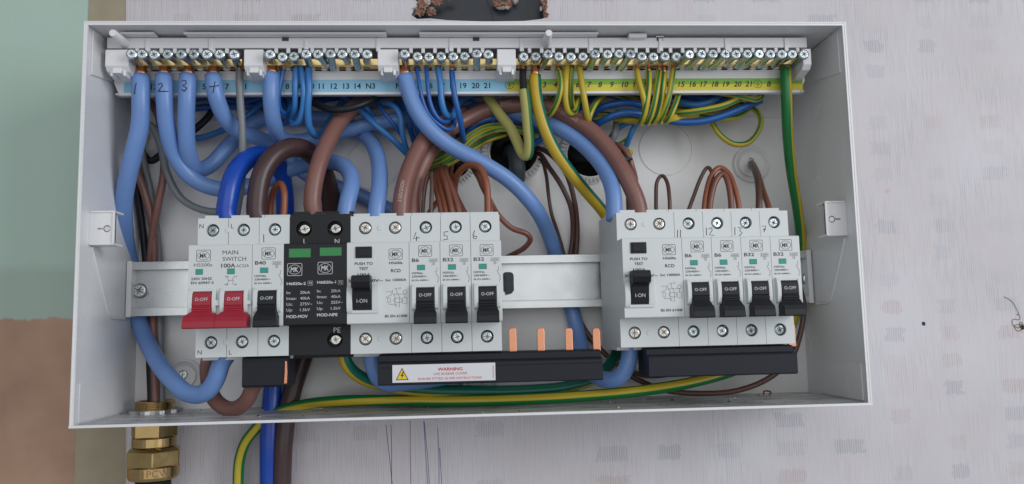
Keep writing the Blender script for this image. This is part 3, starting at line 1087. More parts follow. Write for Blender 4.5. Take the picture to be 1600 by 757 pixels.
def body_mesh(n, m, screw_x, ztop=40.0, hole_r=3.75, name='body', lower_only=None, sunk=True):
    """breaker case, n modules wide: terminal shoulders with screw wells, raised middle"""
    wd = 17.5 * n - .24
    mb = MB()
    x0, x1 = .12, .12 + wd
    e = .5
    # rear block, shoulders and nose as one side profile, front of the shoulders left open for the wells
    mb.prism_x([(23, -42), (72, -42), (72, -40), (80, -40), (80, -23.2), (MF - e, -23), (MF, -23 + e), (MF, 23 - e), (MF - e, 23),
                (80, 23.2), (80, ztop), (72, ztop), (72, ztop + 3.4), (23, ztop + 3.4)], x0, x1, 0)
    for (za, zb, sz) in ((23.2, ztop, 33.0), (-40, -23.2, -31.6)):
        xs = screw_x if (sz > 0 or lower_only is None) else lower_only
        mb.prism_d([(x0, za), (x1, za), (x1, zb), (x0, zb)], 80, TF, 0, [circle(x, sz, hole_r, 24) for x in xs], hole_floor=80.6, back=False, mfloor=1)
    if n == 2 and m is not MT['black']:
        for sz in (33.0, -31.6):
            mb.lathe((17.5 * .98, TF, sz), 'd', [(1.5, 0), (1.5, .25), (1.3, .3)], 16)
    return mb.build(name, [m, MT['black']], None, (0, 0, 0), mesh_only=True)


def loft(mb, rings, cx, d0, m=0):
    """rings (z, front depth, half width): a block whose front swells and widens down the list"""
    vs = []
    for z, df, hw in rings:
        vs += [(cx - hw, d0, z), (cx + hw, d0, z), (cx + hw, df, z), (cx - hw, df, z)]
    n = len(rings)
    fs = [(j * 4 + k, j * 4 + (k + 1) % 4, (j + 1) * 4 + (k + 1) % 4, (j + 1) * 4 + k) for j in range(n - 1) for k in range(4)]
    fs += [(0, 1, 2, 3), tuple((n - 1) * 4 + k for k in range(4))]
    mb.add(vs, fs, m)


def toggle_off_mesh(m, hw_grip, name='toggle'):
    mb = MB()
    loft(mb, [(-3.4, 100.2, 4.9), (-4.2, 101.6, 4.9), (-11.0, 103.0, 4.9), (-11.3, 102.5, 4.9), (-11.9, 102.5, 4.9), (-12.2, 103.4, 4.9), (-13.0, 103.6, 4.9),
              (-13.3, 103.0, 4.9), (-13.9, 103.0, 4.9), (-14.4, 103.6, 5.0), (-16.4, 105.2, hw_grip - .5), (-17.6, 106.6, hw_grip), (-20.0, 107.6, hw_grip), (-23.3, 108.0, hw_grip), (-23.8, 107.4, hw_grip)], 0, MF - 1)
    return mb.build(name, m, None, (0, 0, 0), bevel=.22, seg=2, mesh_only=True)


def off_text_mesh():
    mb = MB()
    f = lambda x, z: 101.6 + (-4.2 - z) / 6.8 * 1.4 + .07
    mb.text('O-OFF', -3.5, 3.5, -7.6, 1.75, f)
    return mb.build('lettering', MT['inkw'], None, (0, 0, 0), mesh_only=True)


def on_toggle_mesh():
    mb = MB()
    loft(mb, [(-15.2, 100.2, 5.1), (-14.4, 101.6, 5.1), (-5.0, 103.4, 5.1), (-4.0, 104.6, 5.1), (-3.0, 108.0, 5.2), (0.2, 109.4, 5.2), (3.2, 108.6, 5.1), (3.9, 107.0, 5.0)], 0, MF - 1)
    return mb.build('toggle', MT['black'], None, (0, 0, 0), bevel=.22, seg=2, mesh_only=True)


def on_text_mesh():
    mb = MB()
    f = lambda x, z: 101.6 + (14.4 + z) / 9.4 * 1.8 + .07
    mb.text('I-ON', -2.9, 2.9, -10.2, 2.0, f)
    return mb.build('lettering', MT['inkw'], None, (0, 0, 0), mesh_only=True)


def cheek(mb, xa, xb, z1, z0, h=3.6, m=0):
    zc, hz = (z0 + z1) / 2, (z1 - z0) / 2
    prof = [(MF - .5, z1)] + [(MF + h * math.sin(math.pi * k / 10) ** .6, zc + hz * math.cos(math.pi * k / 10)) for k in range(1, 10)] + [(MF - .5, z0)]
    mb.prism_x(prof, xa, xb, m)


TG_red = toggle_off_mesh(MT['red'], 8.6)
TG_blk = toggle_off_mesh(MT['black'], 6.2)
TG_on = on_toggle_mesh()
TX_off, TX_on = off_text_mesh(), on_text_mesh()


def frame_mesh(cx):
    """moulded surround of a rocker: two curved cheeks and a top ledge"""
    mb = MB()
    cheek(mb, cx - 7.6, cx - 5.2, -1.6, -16.2)
    cheek(mb, cx + 5.2, cx + 7.3, -1.6, -15.6, 2.8)
    mb.box(cx - 7.4, cx + 7.2, MF - .4, MF + 1.5, -3.2, -1.4)
    return mb.build('toggle_surround', MT['breaker'], None, (0, 0, 0), bevel=.2, seg=1, mesh_only=True)


def logo(mb, x0, x1, z0, z1, d, m):
    """rounded frame round an oval round two letters"""
    mb.ribbon(rrect(x0, x1, z0, z1, .7), .26, d, m, True)
    cx, cz = (x0 + x1) / 2, (z0 + z1) / 2
    mb.ribbon(circle(cx, cz, (x1 - x0) * .42, 28, (z1 - z0) * .38), .24, d, m, True)
    mb.text('MK', cx - (x1 - x0) * .27, cx + (x1 - x0) * .25, cz, (z1 - z0) * .40, d, m, bold=True, slant=.1)


class Face:
    """photo-detail pixels -> breaker-local mm"""
    def __init__(s, xa, xb, wd, yt, yb):
        s.xa, s.kx, s.yt, s.kz = xa, wd / (xb - xa), yt, 46.0 / (yb - yt)

    def x(s, u): return (u - s.xa) * s.kx
    def z(s, v): return 23 - (v - s.yt) * s.kz

    def txt(s, mb, st, u0, u1, v, h, m=0, bold=False, d=MF + .06):
        mb.text(st, s.x(u0), s.x(u1), s.z(v), h * s.kz, d, m, bold)

    def line(s, mb, pts, wd=.2, m=0, d=MF + .06, closed=False):
        mb.ribbon([(s.x(u), s.z(v)) for u, v in pts], wd, d, m, closed)


FM = Face(655, 803, 17.5, 165, 527)
FR = Face(43, 352, 35.0, 172, 548)
FS = Face(42, 357, 35.0, 188, 575)
FB = Face(357, 517, 17.5, 180, 570)
FD = Face(518, 832, 35.0, 175, 560)


def pen_strokes(parent, strokes, f=None, d=TF + .1, wd=.42, org=None):
    mb = MB()
    for st in strokes:
        mb.ribbon([f(u, v) for u, v in st], wd, d)
    return mb.build('pen_mark', MT['pen'], parent)


BODY = {}


def std_body(n, xs, m, **k):
    key = (n, tuple(xs), m.name)
    if key not in BODY: BODY[key] = body_mesh(n, m, xs, **k)
    return BODY[key]


def teal_window(parent, fc, u0, u1, v0, v1, m='teal'):
    mb = MB()
    x0, x1, z0, z1 = fc.x(u0), fc.x(u1), fc.z(v1), fc.z(v0)
    o = ORG[parent.name]
    mb.box(x0, x1, MF - .3, MF + .08, z0, z1, 0)
    mb.ribbon([(x0, z0), (x1, z0), (x1, z1), (x0, z1)], .22, MF + .12, 1, True)
    me = mb.build('status_window', [MT[m], MT['inkg']], None, (0, 0, 0), mesh_only=True)
    return link('status_window', me, parent)


def add_toggle(parent, mesh, text, cx):
    tg = link('toggle', mesh, parent, ORG[parent.name] + Vector((cx, 0, 0)))
    link('lettering', text, tg)
    return tg


LETTER = {}
FRAME = {}


def mcb(x0, rating, code, label, group, hand=None):
    t = empty('circuit_breaker', (x0, 0, 0), label, 'circuit breaker', group)
    link('body', std_body(1, [8.9], MT['breaker']), t)
    if 'mcb' not in FRAME: FRAME['mcb'] = frame_mesh(9.0)
    link('toggle_surround', FRAME['mcb'], t)
    add_toggle(t, TG_blk, TX_off, 9.0)
    for sz in (33.0, -31.6):
        put_screw(SM_mcb, t, (x0 + 8.9, 81.6, sz))
    f = FM
    if rating not in LETTER:
        mb = MB()
        logo(mb, f.x(700), f.x(763), f.z(233), f.z(183), MF + .06, 0)
        f.txt(mb, rating, 668, 668 + 17 * len(rating), 249, 16, bold=True)
        f.txt(mb, code, 667, 720, 307, 9, bold=True)
        f.txt(mb, '230/400V~', 667, 741, 322, 9, bold=True)
        f.txt(mb, 'BS EN 60898-1', 667, 747, 339, 7, bold=True)
        f.line(mb, [(749, 244), (791, 244), (791, 258), (749, 258)], .16, closed=True)
        f.line(mb, [(764, 259), (776, 259), (776, 272), (764, 272)], .16, closed=True)
        f.txt(mb, '6000', 752, 788, 251, 8)
        f.txt(mb, '3', 767, 773, 266, 8)
        f.line(mb, [(787, 282), (787, 302), (783, 300)], .18)
        f.line(mb, [(779, 300), (790, 322)], .2)
        f.line(mb, [(790, 322), (797, 326), (790, 332), (797, 338), (790, 344), (790, 352)], .2)
        LETTER[rating] = mb.build('lettering', MT['inkg'], None, (0, 0, 0), mesh_only=True)
    link('lettering', LETTER[rating], t)
    teal_window(t, f, 693, 730, 271, 293)
    if hand:
        mb = MB()
        for st in hand:
            mb.ribbon([(x0 + a, b) for a, b in st], .42, TF + .1)
        mb.build('pen_mark', MT['pen'], t)
    return t


def rcd(x0, label, group):
    t = empty('residual_current_switch', (x0, 0, 0), label, 'RCD', group)
    link('body', std_body(2, [8.6, 26.0], MT['breaker']), t)
    for sx in (8.6, 26.0):
        for sz in (33.0, -31.6): put_screw(SM_rcd, t, (x0 + sx, 82.9, sz))
    f = FR
    if 'rcd' not in FRAME:
        mb = MB()
        cheek(mb, .2, 3.4, -1.6, -17.0, 3.2)
        cheek(mb, f.x(167), f.x(200), -1.2, -16.8, 2.0)
        mb.box(.6, f.x(198), MF - .4, MF + 1.2, -17.0, -15.4)
        FRAME['rcd'] = mb.build('toggle_surround', MT['breaker'], None, (0, 0, 0), bevel=.2, seg=1, mesh_only=True)
        mb = MB()
        mb.box(f.x(86), f.x(168), MF - .5, MF + .7, f.z(245), f.z(192))
        mb.box(f.x(96), f.x(158), MF + .7, MF + 1.1, f.z(237), f.z(200))
        FRAME['btn'] = mb.build('test_button', MT['black'], None, (0, 0, 0), bevel=.25, mesh_only=True)
        mb = MB()
        logo(mb, f.x(252), f.x(318), f.z(254), f.z(205), MF + .06, 0)
        f.txt(mb, 'PUSH TO', 82, 171, 271, 13, bold=True)
        f.txt(mb, 'TEST', 103, 149, 294, 13, bold=True)
        f.txt(mb, '100A', 96, 162, 323, 15, bold=True)
        f.txt(mb, '30mA 230V~', 49, 221, 350, 13, bold=True)
        f.txt(mb, 'Inc 10000A', 235, 338, 349, 12, bold=True)
        f.txt(mb, 'H5600s', 252, 319, 270, 12, bold=True)
        f.txt(mb, 'RCD', 261, 310, 306, 15, bold=True)
        f.txt(mb, 'BS EN 61008', 230, 340, 515, 12, bold=True)
        L = lambda pts, c=False: f.line(mb, pts, .17, closed=c)
        L([(245, 402), (262, 402), (262, 420), (250, 420), (250, 432)])
        L([(244, 432), (257, 432), (257, 453), (244, 453)], True)
        L([(250, 453), (250, 461), (292, 461)])
        L([(268, 408), (280, 424)]); L([(290, 408), (302, 424)]); L([(280, 424), (280, 470)]); L([(302, 424), (302, 470)])
        L([(268, 394), (268, 408)]); L([(290, 394), (290, 408)])
        L([(272, 415), (325, 415)])
        mb.ribbon(circle(f.x(296), f.z(443), 2.4, 20, 1.3), .17, MF + .06, 0, True)
        L([(316, 432), (340, 432), (340, 458), (316, 458)], True)
        mb.ribbon(circle(f.x(330), f.z(406), 1.1, 14), .17, MF + .06, 0, True)
        L([(330, 416), (330, 432)]); L([(310, 443), (316, 443)])
        for st, a, b, v in (('1N', 280, 290, 390), ('L2', 298, 310, 388), ('T', 238, 243, 403), ('R', 238, 243, 428), ('N', 284, 290, 470), ('L', 300, 305, 472)):
            f.txt(mb, st, a, b, v, 7)
        FRAME['rcdtxt'] = mb.build('lettering', MT['inkb'], None, (0, 0, 0), mesh_only=True)
    link('toggle_surround', FRAME['rcd'], t)
    link('test_button', FRAME['btn'], t)
    link('lettering', FRAME['rcdtxt'], t)
    add_toggle(t, TG_on, TX_on, f.x(121))
    return t


GB = 'grey breakers and switches clipped on the rail'
# main switch
t = empty('main_switch', (0, 0, 0), 'two pole main switch with two linked red toggles at the left end', 'main switch')
link('body', std_body(2, [8.5, 26.0], MT['breaker']), t)
for sx in (8.5, 26.0):
    for sz in (33.0, -31.6): put_screw(SM_mcb, t, (sx, 81.6, sz))
mb = MB()
f = FS
logo(mb, f.x(82), f.x(151), f.z(266), f.z(213), MF + .06, 1)
f.txt(mb, 'H5500s', 70, 160, 283, 15, 1)
f.txt(mb, '230V 50HZ', 57, 160, 348, 12, 1, True)
f.txt(mb, 'EN 60947-3', 57, 168, 367, 12, 1, True)
f.txt(mb, 'MAIN', 210, 287, 226, 19, 1)
f.txt(mb, 'SWITCH', 210, 327, 257, 19, 1)
f.txt(mb, '100A', 204, 275, 288, 19, 1, True)
f.txt(mb, 'AC22A', 278, 342, 290, 13, 1)
for st, a, b, v in (('N1', 226, 240, 340), ('L1', 268, 281, 340), ('N2', 224, 240, 377), ('L2', 268, 282, 377)): f.txt(mb, st, a, b, v, 7, 1, True)
f.line(mb, [(238, 344), (238, 354), (245, 366)], .18, 1); f.line(mb, [(262, 344), (262, 354), (269, 366)], .18, 1); f.line(mb, [(240, 358), (264, 358)], .18, 1)
f.line(mb, [(238, 366), (238, 376)], .18, 1); f.line(mb, [(262, 366), (262, 376)], .18, 1)
for st, u, v in (('N', 110, 75), ('L', 262, 75), ('N', 101, 697), ('L', 252, 697)):
    q = P(280 + u / 3.154, 330 + v / 3.154, TF)
    mb.text(st, q.x, 0, q.z, 2.5, TF + .06, 1, align='c')
mb.ribbon([(17.5, 23.4), (17.5, 39.9)], .22, TF + .05, 1)
mb.ribbon([(17.5, -39.9), (17.5, -23.4)], .22, TF + .05, 1)
mb.build('lettering', [MT['inkb'], MT['inkg']], t)
teal_window(t, f, 79, 114, 303, 328)
teal_window(t, f, 235, 271, 303, 328)
for cx in (8.6, 25.9):
    link('toggle_surround', frame_mesh(cx), t)
    add_toggle(t, TG_red, TX_off, cx)
mb = MB()
mb.box(15.4, 19.0, MF - .4, MF + 2.6, -11.2, -8.2)
mb.box(32.6, 35.2, MF - .4, MF + 2.0, -10.8, -8.6)
mb.build('toggle_link', MT['breaker'], t, bevel=.2)

mcb(35.0, 'B40', 'H5940s', 'B40 circuit breaker beside the red main switch, its black toggle down', GB, [[(2.6, 30.2), (2.7, 25.6)]])
# surge protector
t = empty('surge_protector', (52.5, 0, 0), 'black two module surge protector with two green indicator windows', 'surge protector')
link('body', body_mesh(2, MT['black'], [8.2, 26.2], ztop=41.6, hole_r=4.6, lower_only=[26.2]), t)
for sx, sz in ((8.2, 33.0), (26.2, 33.0), (26.2, -31.6)): put_screw(SM_rcd, t, (52.5 + sx, 81.4, sz))
mb = MB()
f = FD
o = 52.5


class Shift(Face):
    def x(s, u): return o + (u - s.xa) * s.kx


f = Shift(518, 832, 35.0, 175, 560)
logo(mb, f.x(536), f.x(608), f.z(327), f.z(270), MF + .06, 0)
logo(mb, f.x(688), f.x(760), f.z(322), f.z(266), MF + .06, 0)
for (st, a, b, v, h, bo) in (('H6820s-2', 533, 628, 365, 13, True), ('H6820s-1', 684, 778, 361, 13, True),
                             ('In:', 533, 553, 407, 13, False), ('20kA', 600, 649, 407, 13, False), ('Imax:', 533, 582, 434, 13, False), ('40kA', 600, 649, 434, 13, False),
                             ('Uc:', 533, 563, 461, 13, False), ('275V~', 600, 660, 461, 13, False), ('Up:', 533, 563, 488, 13, False), ('1.5kV', 600, 649, 488, 13, False), ('MOD-MOV', 533, 638, 519, 14, True),
                             ('In:', 684, 704, 402, 13, False), ('20kA', 753, 801, 402, 13, False), ('Imax:', 684, 733, 429, 13, False), ('40kA', 753, 801, 429, 13, False),
                             ('Uc:', 684, 713, 456, 13, False), ('255V~', 753, 812, 456, 13, False), ('Up:', 684, 713, 484, 13, False), ('1.5kV', 753, 801, 484, 13, False), ('MOD-NPE', 684, 786, 514, 14, True)):
    f.txt(mb, st, a, b, v, h, 0, bo)
for a in (638, 789):
    f.line(mb, [(a, 354), (a + 24, 354), (a + 24, 374), (a, 374)], .16, closed=True)
    f.txt(mb, 'T2', a + 4, a + 20, 364, 10, 0, True)
for st, u, v in (('L', 620, 150), ('N', 778, 150), ('PE', 778, 587)):
    q = P(280 + u / 3.154, 330 + v / 3.154, TF)
    mb.text(st, q.x, 0, q.z, 2.9, TF + .06, 0, align='c')
mb.build('lettering', MT['inkw'], t)
mb = MB()
mb.box(f.x(672) - .15, f.x(672) + .15, MF - .1, MF + .12, -22.8, 22.8)
mb.box(o + 14, o + 21, 80.5, TF + .3, 41.0, 42.4)
mb.build('module_joint', MT['rubber'], t)
for a, b, v0, v1 in ((543, 652, 200, 242), (697, 806, 197, 237)):
    mb = MB()
    mb.box(f.x(a), f.x(b), MF - .3, MF + .15, f.z(v1), f.z(v0), 0)
    mb.ribbon([(f.x(a), f.z(v1)), (f.x(b), f.z(v1)), (f.x(b), f.z(v0)), (f.x(a), f.z(v0))], .35, MF + .2, 1, True)
    mb.build('indicator_window', [MT['green'], MT['inkg']], t)

rcd(87.5, 'RCD between the black surge protector and the breakers numbered 4, 5 and 6', 'pair of RCDs')
dig = {
    '4': [[(3.2, 30.0), (1.6, 26.2), (5.4, 26.9)], [(3.6, 27.8), (3.3, 24.8)]],
    '5': [[(4.6, 30.2), (2.2, 30.0), (2.0, 27.8), (3.8, 27.6), (4.2, 25.8), (1.4, 25.2)]],
    '6': [[(2.6, 30.6), (1.6, 28.0), (1.8, 26.0), (3.4, 25.6), (3.9, 27.0), (1.9, 27.4)]],
    '11': [[(2.0, 29.2), (1.6, 24.4)], [(3.8, 29.2), (3.4, 24.4)]],
    '12': [[(2.0, 30.2), (1.9, 25.6)], [(3.4, 29.4), (5.2, 30.2), (5.6, 28.8), (3.6, 25.8), (6.6, 25.6)]],
    '13': [[(2.0, 30.2), (1.8, 25.4)], [(3.8, 30.0), (6.0, 29.8), (4.8, 28.2), (6.4, 26.8), (4.4, 25.0)]],
    '7': [[(1.2, 30.6), (3.6, 30.8), (2.2, 27.0)], [(1.6, 28.6), (3.6, 28.8)]],
}
mcb(122.5, 'B6', 'H5906s', 'B6 circuit breaker with a handwritten 4, first beside the left RCD', GB, dig['4'])
mcb(140.0, 'B32', 'H5932s', 'B32 circuit breaker with a handwritten 5, middle one of its three', GB, dig['5'])
mcb(157.5, 'B32', 'H5932s', 'B32 circuit breaker with a handwritten 6 beside the bare rail', GB, dig['6'])
G2 = 244.75
rcd(G2, 'RCD beside the bare stretch of rail, left of the breaker numbered 11', 'pair of RCDs')
mcb(G2 + 35, 'B6', 'H5906s', 'B6 circuit breaker with a handwritten 11, touching its RCD', GB, dig['11'])
mcb(G2 + 52.5, 'B6', 'H5906s', 'B6 circuit breaker with a handwritten 12, joined by brown arches to its neighbour', GB, dig['12'])
mcb(G2 + 70, 'B32', 'H5932s', 'B32 circuit breaker with a handwritten 13, under the right feet of the brown arches', GB, dig['13'])
mcb(G2 + 87.5, 'B32', 'H5932s', 'B32 circuit breaker with a handwritten 7, last in the row beside bare rail end', GB, dig['7'])

# ---------------------------------------------------------------- busbars
def pz(u, v, d): return P(u, v, d).z


GBB = 'black busbar covers under the breakers'
bb = empty('busbar', (90, 70, -48), 'long black busbar cover with a warning sticker under the left breaker group', 'busbar', GBB)
xa, xb = P(590, 575, 90).x, P(942, 570, 90).x
zt_, zb_ = -42.6, -57.6
mb = MB()
mb.prism_x([(62, -40.8), (82, -40.8), (84, -41.6), (84, -45.0), (89, -45.6), (90, -46.2), (90, zb_), (88.5, zb_ - .6), (62, zb_ - .6)], xa, xb)
mb.box(xa + 2, xb - .4, 90, 90.3, -48.4, -47.9)
mb.build('cover', MT['busbar'], bb, bevel=.25, seg=1)
for u in (801, 845, 889, 932):
    x = P(u, 525, 78).x
    mb = MB()
    h = pz(u, 513, 78)
    mb.prism_d([(x - 2.2, -42), (x + 2.2, -42), (x + 2.2, h - 1.4), (x + 1.4, h), (x - 1.4, h), (x - 2.2, h - 1.4)], 76.5, 78)
    mb.build('copper_tooth', MT['copper'], bb, bevel=.25)
xa_, xb_ = P(613, 580, 90.5).x, P(774, 580, 90.5).x
mb = MB()
z1, z0 = -46.6, -56.6
mb.box(xa_, xb_, 90.3, 90.6, z0, z1)
st = mb.build('warning_sticker', MT['sticker'], bb, bevel=.06, seg=1)
mb = MB()
d = 90.66
wd = xb_ - xa_
tx = lambda s, a, b, c, h, m=0, bo=False: mb.text(s, xa_ + wd * a, xa_ + wd * b, z0 + 10 * c, h, d, m, bo)
tx('WARNING', .44, .68, .70, 1.75, 0, True)
tx('LIVE BUSBAR COVER', .40, .725, .44, 1.3)
tx('ENSURE FITTED AS PER INSTRUCTIONS', .25, .865, .18, 1.3)
tri = [(xa_ + 1.9, z0 + 1.4), (xa_ + 9.2, z0 + 1.4), (xa_ + 5.5, z0 + 8.4)]
mb.prism_d(tri, d - .04, d, 1)
c_ = (xa_ + 5.5, z0 + 3.7)
tin = [(c_[0] + (x - c_[0]) * .80, c_[1] + (z - c_[1]) * .80) for x, z in tri]
mb.prism_d(tin, d - .02, d + .03, 2)
mb.prism_d([(c_[0] + .5, c_[1] + 2.4), (c_[0] - 1.0, c_[1] - .1), (c_[0] + .1, c_[1] + .1), (c_[0] - .5, c_[1] - 1.7), (c_[0] + 1.2, c_[1] + .8), (c_[0] + .1, c_[1] + .7), (c_[0] + 1.2, c_[1] + 2.2)], d, d + .06, 1)
for k in range(8):
    mb.text('0', xb_ - 1.6, xb_ - .8, z0 + 1.6 + k * .9, .7, d, 0)
mb.build('lettering', [MT['inkr'], MT['inkb'], MT['warn']], st)
bb2 = empty('busbar', (300, 70, -48), 'plain black busbar cover under the right breaker group', 'busbar', GBB)
xa, xb = P(1013, 560, 90).x, P(1246, 560, 90).x
mb = MB()
mb.prism_x([(62, -40.8), (82, -40.8), (85, -41.4), (85, -44.8), (89.4, -45.4), (90, -46.0), (90, -57.0), (88.5, -57.6), (62, -57.6)], xa, xb)
mb.build('cover', MT['busbar'], bb2, bevel=.25, seg=1)
x = P(1239, 525, 80).x
mb = MB()
mb.prism_d([(x - 2.4, -42), (x + 2.4, -42), (x + 2.4, -29.6), (x + 1.6, -28.4), (x - 2.4, -28.4)], 76.5, 78.5)
mb.build('copper_tooth', MT['copper'], bb2, bevel=.25)
bb3 = empty('busbar', (45, 70, -52), 'short black busbar stub below the B40 breaker with a copper end', 'busbar', GBB)
xa, xb = P(378, 580, 78).x, P(450, 580, 78).x
mb = MB()
mb.prism_x([(58, -40.5), (77, -40.5), (78, -41.2), (78, -57.0), (77, -58), (58, -58)], xa, xb)
mb.build('cover', MT['busbar'], bb3, bevel=.25, seg=1)
x = P(446.5, 580, 79).x
mb = MB()
mb.prism_d([(x - .9, -56), (x + .7, -56), (x + .9, -50), (x + .6, -43.5), (x - .4, -43.2), (x - .5, -49)], 77.8, 79)
mb.build('copper_tooth', MT['copper'], bb3)

# ---------------------------------------------------------------- cable gland
gz = ZB
gl = empty('cable_gland', (GL[0], GL[1], gz - 40), 'brass cable gland screwed through the bottom left corner of the case', 'cable gland')
mb = MB()
c = (GL[0], GL[1], 0)


def ring(mb, prof, n=36, ph=0.0, sm=True): mb.lathe(c, 'z', prof, n, 0, sm, ph)


prof = [(9.2, gz + .5), (11.4, gz + .8)]
z = gz + .8
while z < gz + 8.2:
    prof += [(12.1, z + .35), (12.1, z + .55), (11.3, z + .95), (11.3, z + 1.05)]
    z += 1.1
prof += [(11.0, z + .3), (9.4, z + .3), (9.2, gz + .6)]
ring(mb, prof)
mb.build('thread', MT['gland'], gl)
mb = MB()
pl = []
for k in range(36):
    a = 2 * math.pi * k / 36
    r = 16.4 if k % 4 in (1, 2) else 14.6
    pl.append((r * math.cos(a), r * math.sin(a)))
n = len(pl)
zs_ = (gz + 1.25, gz + 3.4)
mb.add([(c[0] + x, c[1] + y, z) for z in zs_ for x, y in pl] + [(c[0] + 11 * x / 16, c[1] + 11 * y / 16, z) for z in zs_ for x, y in pl],
       [(i, (i + 1) % n, n + (i + 1) % n, n + i) for i in range(n)] + [(n + i, n + (i + 1) % n, 3 * n + (i + 1) % n, 3 * n + i) for i in range(n)] + [(i, (i + 1) % n, 2 * n + (i + 1) % n, 2 * n + i) for i in range(n)])
mb.build('locknut', MT['steel'], gl)
mb = MB()
HX = math.radians(30 - 12)
ring(mb, [(11.8, gz - .1), (12.2, gz - 1.2), (12.2, gz - 2.4)])
mb.lathe(c, 'z', [(13.4, gz - 2.0), (14.4, gz - 2.6), (14.4, gz - 13.2), (13.6, gz - 14)], 6, 0, False, math.radians(60))
ring(mb, [(13.0, gz - 13.8), (13.2, gz - 14.2), (13.2, gz - 19.4), (12.8, gz - 19.8)])
mb.build('gland_body', MT['gland'], gl, bevel=.4)
mb = MB()
mb.lathe(c, 'z', [(14.0, gz - 19.8), (17.4, gz - 22.0), (17.4, gz - 31.0), (15.4, gz - 32.2)], 6, 0, False, math.radians(72))
ring(mb, [(15.4, gz - 31.6), (15.4, gz - 37.6), (14.6, gz - 39.6), (11, gz - 40.2)])
cn = mb.build('compression_nut', MT['gland'], gl, bevel=.5)
mb = MB()
# stamped letters round the skirt of the nut
for st, a0 in (('01', -112), ('PCW', -84)):
    vs, tris, wid, _, _ = glyphs(st)
    out = []
    for (x, y) in vs:
        a = math.radians(a0) + x * 4.2 / 15.4
        out.append((c[0] + 15.45 * math.cos(a), c[1] - 15.45 * math.sin(a), gz - 36.8 + y * 4.0))
    mb.add(out, tris)
mb.build('stamped_letters', MT['plaster'], cn)
mb = MB()
mb.tube([W(GL[0], GL[1], gz - 38), W(GL[0] + .3, GL[1], gz - 60), W(GL[0] + 1, GL[1], gz - 120)], 10.6, 24)
tag(mb.build('armoured_cable', MT['rubber'], None, (GL[0], GL[1], gz - 38)), 'black armoured cable hanging below the brass gland', 'cable')

# ---------------------------------------------------------------- cables and wires
def cable(label, group, m, r, pts, phase=0.0, twist=0.0, core=None, name='wire', seg=None, step=None, cat='wire', print_=None):
    pp = [p if isinstance(p, Vector) else P(*p) for p in pts]
    pp = [Vector(p) for p in pp]
    if core:
        q = pts[0]
        pp[0] = Vector(P(q[0], q[1] + (6 if r > 3.2 else 2.5), q[2]))
    if core == 'bar':                     # stripped end runs up into the bar
        a = pp[0]
        pp[0] = W(a.x, a.y, a.z)
    if m == 'gy': phase = phase * .7 - .24
    sp = spline(pp, step or max(1.2, r * .5))
    mb = MB()
    mb.tube(sp, r, seg or (16 if r > 2.6 else 10), 0, phase, True, twist)
    o = mb.build(name, MT[m], None, tuple(sp[0]))
    tag(o, label, cat, group)
    if core:
        mb = MB()
        a = sp[0]
        top = W(a.x, 59.5, 140.6)
        mb.tube([a - (sp[1] - a).normalized() * .6 * -1, a.lerp(top, .3), a.lerp(top, .6), top], lambda s: r * (.80 - .30 * s), 12)
        mb.build('copper_end', MT['strand'], o)
    return o, sp


def print_on(o, sp, r, text, s0, h, m, ang=0.0, flip=False):
    """lettering printed along a cable: s0 = start length (mm) along its path, or the photo pixel where it starts"""
    L = [0.0]
    for a, b in zip(sp, sp[1:]): L.append(L[-1] + (b - a).length)
    if isinstance(s0, tuple):
        s0 = L[min(range(len(sp)), key=lambda k: (sp[k] - P(s0[0], s0[1], sp[k].y)).length)]
    vs, tris, wid, _, _ = glyphs(text)
    out = []
    for (x, y) in vs:
        s = s0 + (x * h if not flip else (wid - x) * h)
        j = min(range(len(L)), key=lambda k: abs(L[k] - s))
        j = max(1, min(len(sp) - 2, j))
        t = (sp[j + 1] - sp[j - 1]).normalized()
        base = sp[j] + t * (s - L[j])
        view = Vector((CAM.x, -CAM.y, CAM.z)) - base
        nrm = (view - t * view.dot(t)).normalized()
        side = t.cross(nrm)
        a = ang + (y - .5) * h / r * (1 if not flip else -1)
        out.append(base + (nrm * math.cos(a) + side * math.sin(a)) * (r + .06))
    mb = MB()
    mb.add(out, tris)
    return mb.build('printed_text', MT[m], o)


def scribble(o, sp, r, strokes):
    """marker digits written on the camera side of a cable: pixel strokes"""
    mb = MB()
    for st in strokes:
        pts = []
        fine = [(a[0] + (b[0] - a[0]) * k / 6, a[1] + (b[1] - a[1]) * k / 6) for a, b in zip(st, st[1:]) for k in range(6)] + [st[-1]]
        for u, v in fine:
            best = min(sp, key=lambda p: (p - P(u, v, p.y)).length)
            q = P(u, v, best.y)
            off = min(abs(q.x - best.x), r * .95)
            d = best.y + math.sqrt(r * r - off * off)
            for _ in range(5):
                q = P(u, v, d)
                off = min(abs(q.x - best.x), r * .95)
                d = best.y + math.sqrt(r * r - off * off)
            q = P(u, v, d + .15)
            pts.append(q)
        mb.tube(pts, .3, 6, cap=True)
    mb.build('pen_mark', MT['pen'], o)


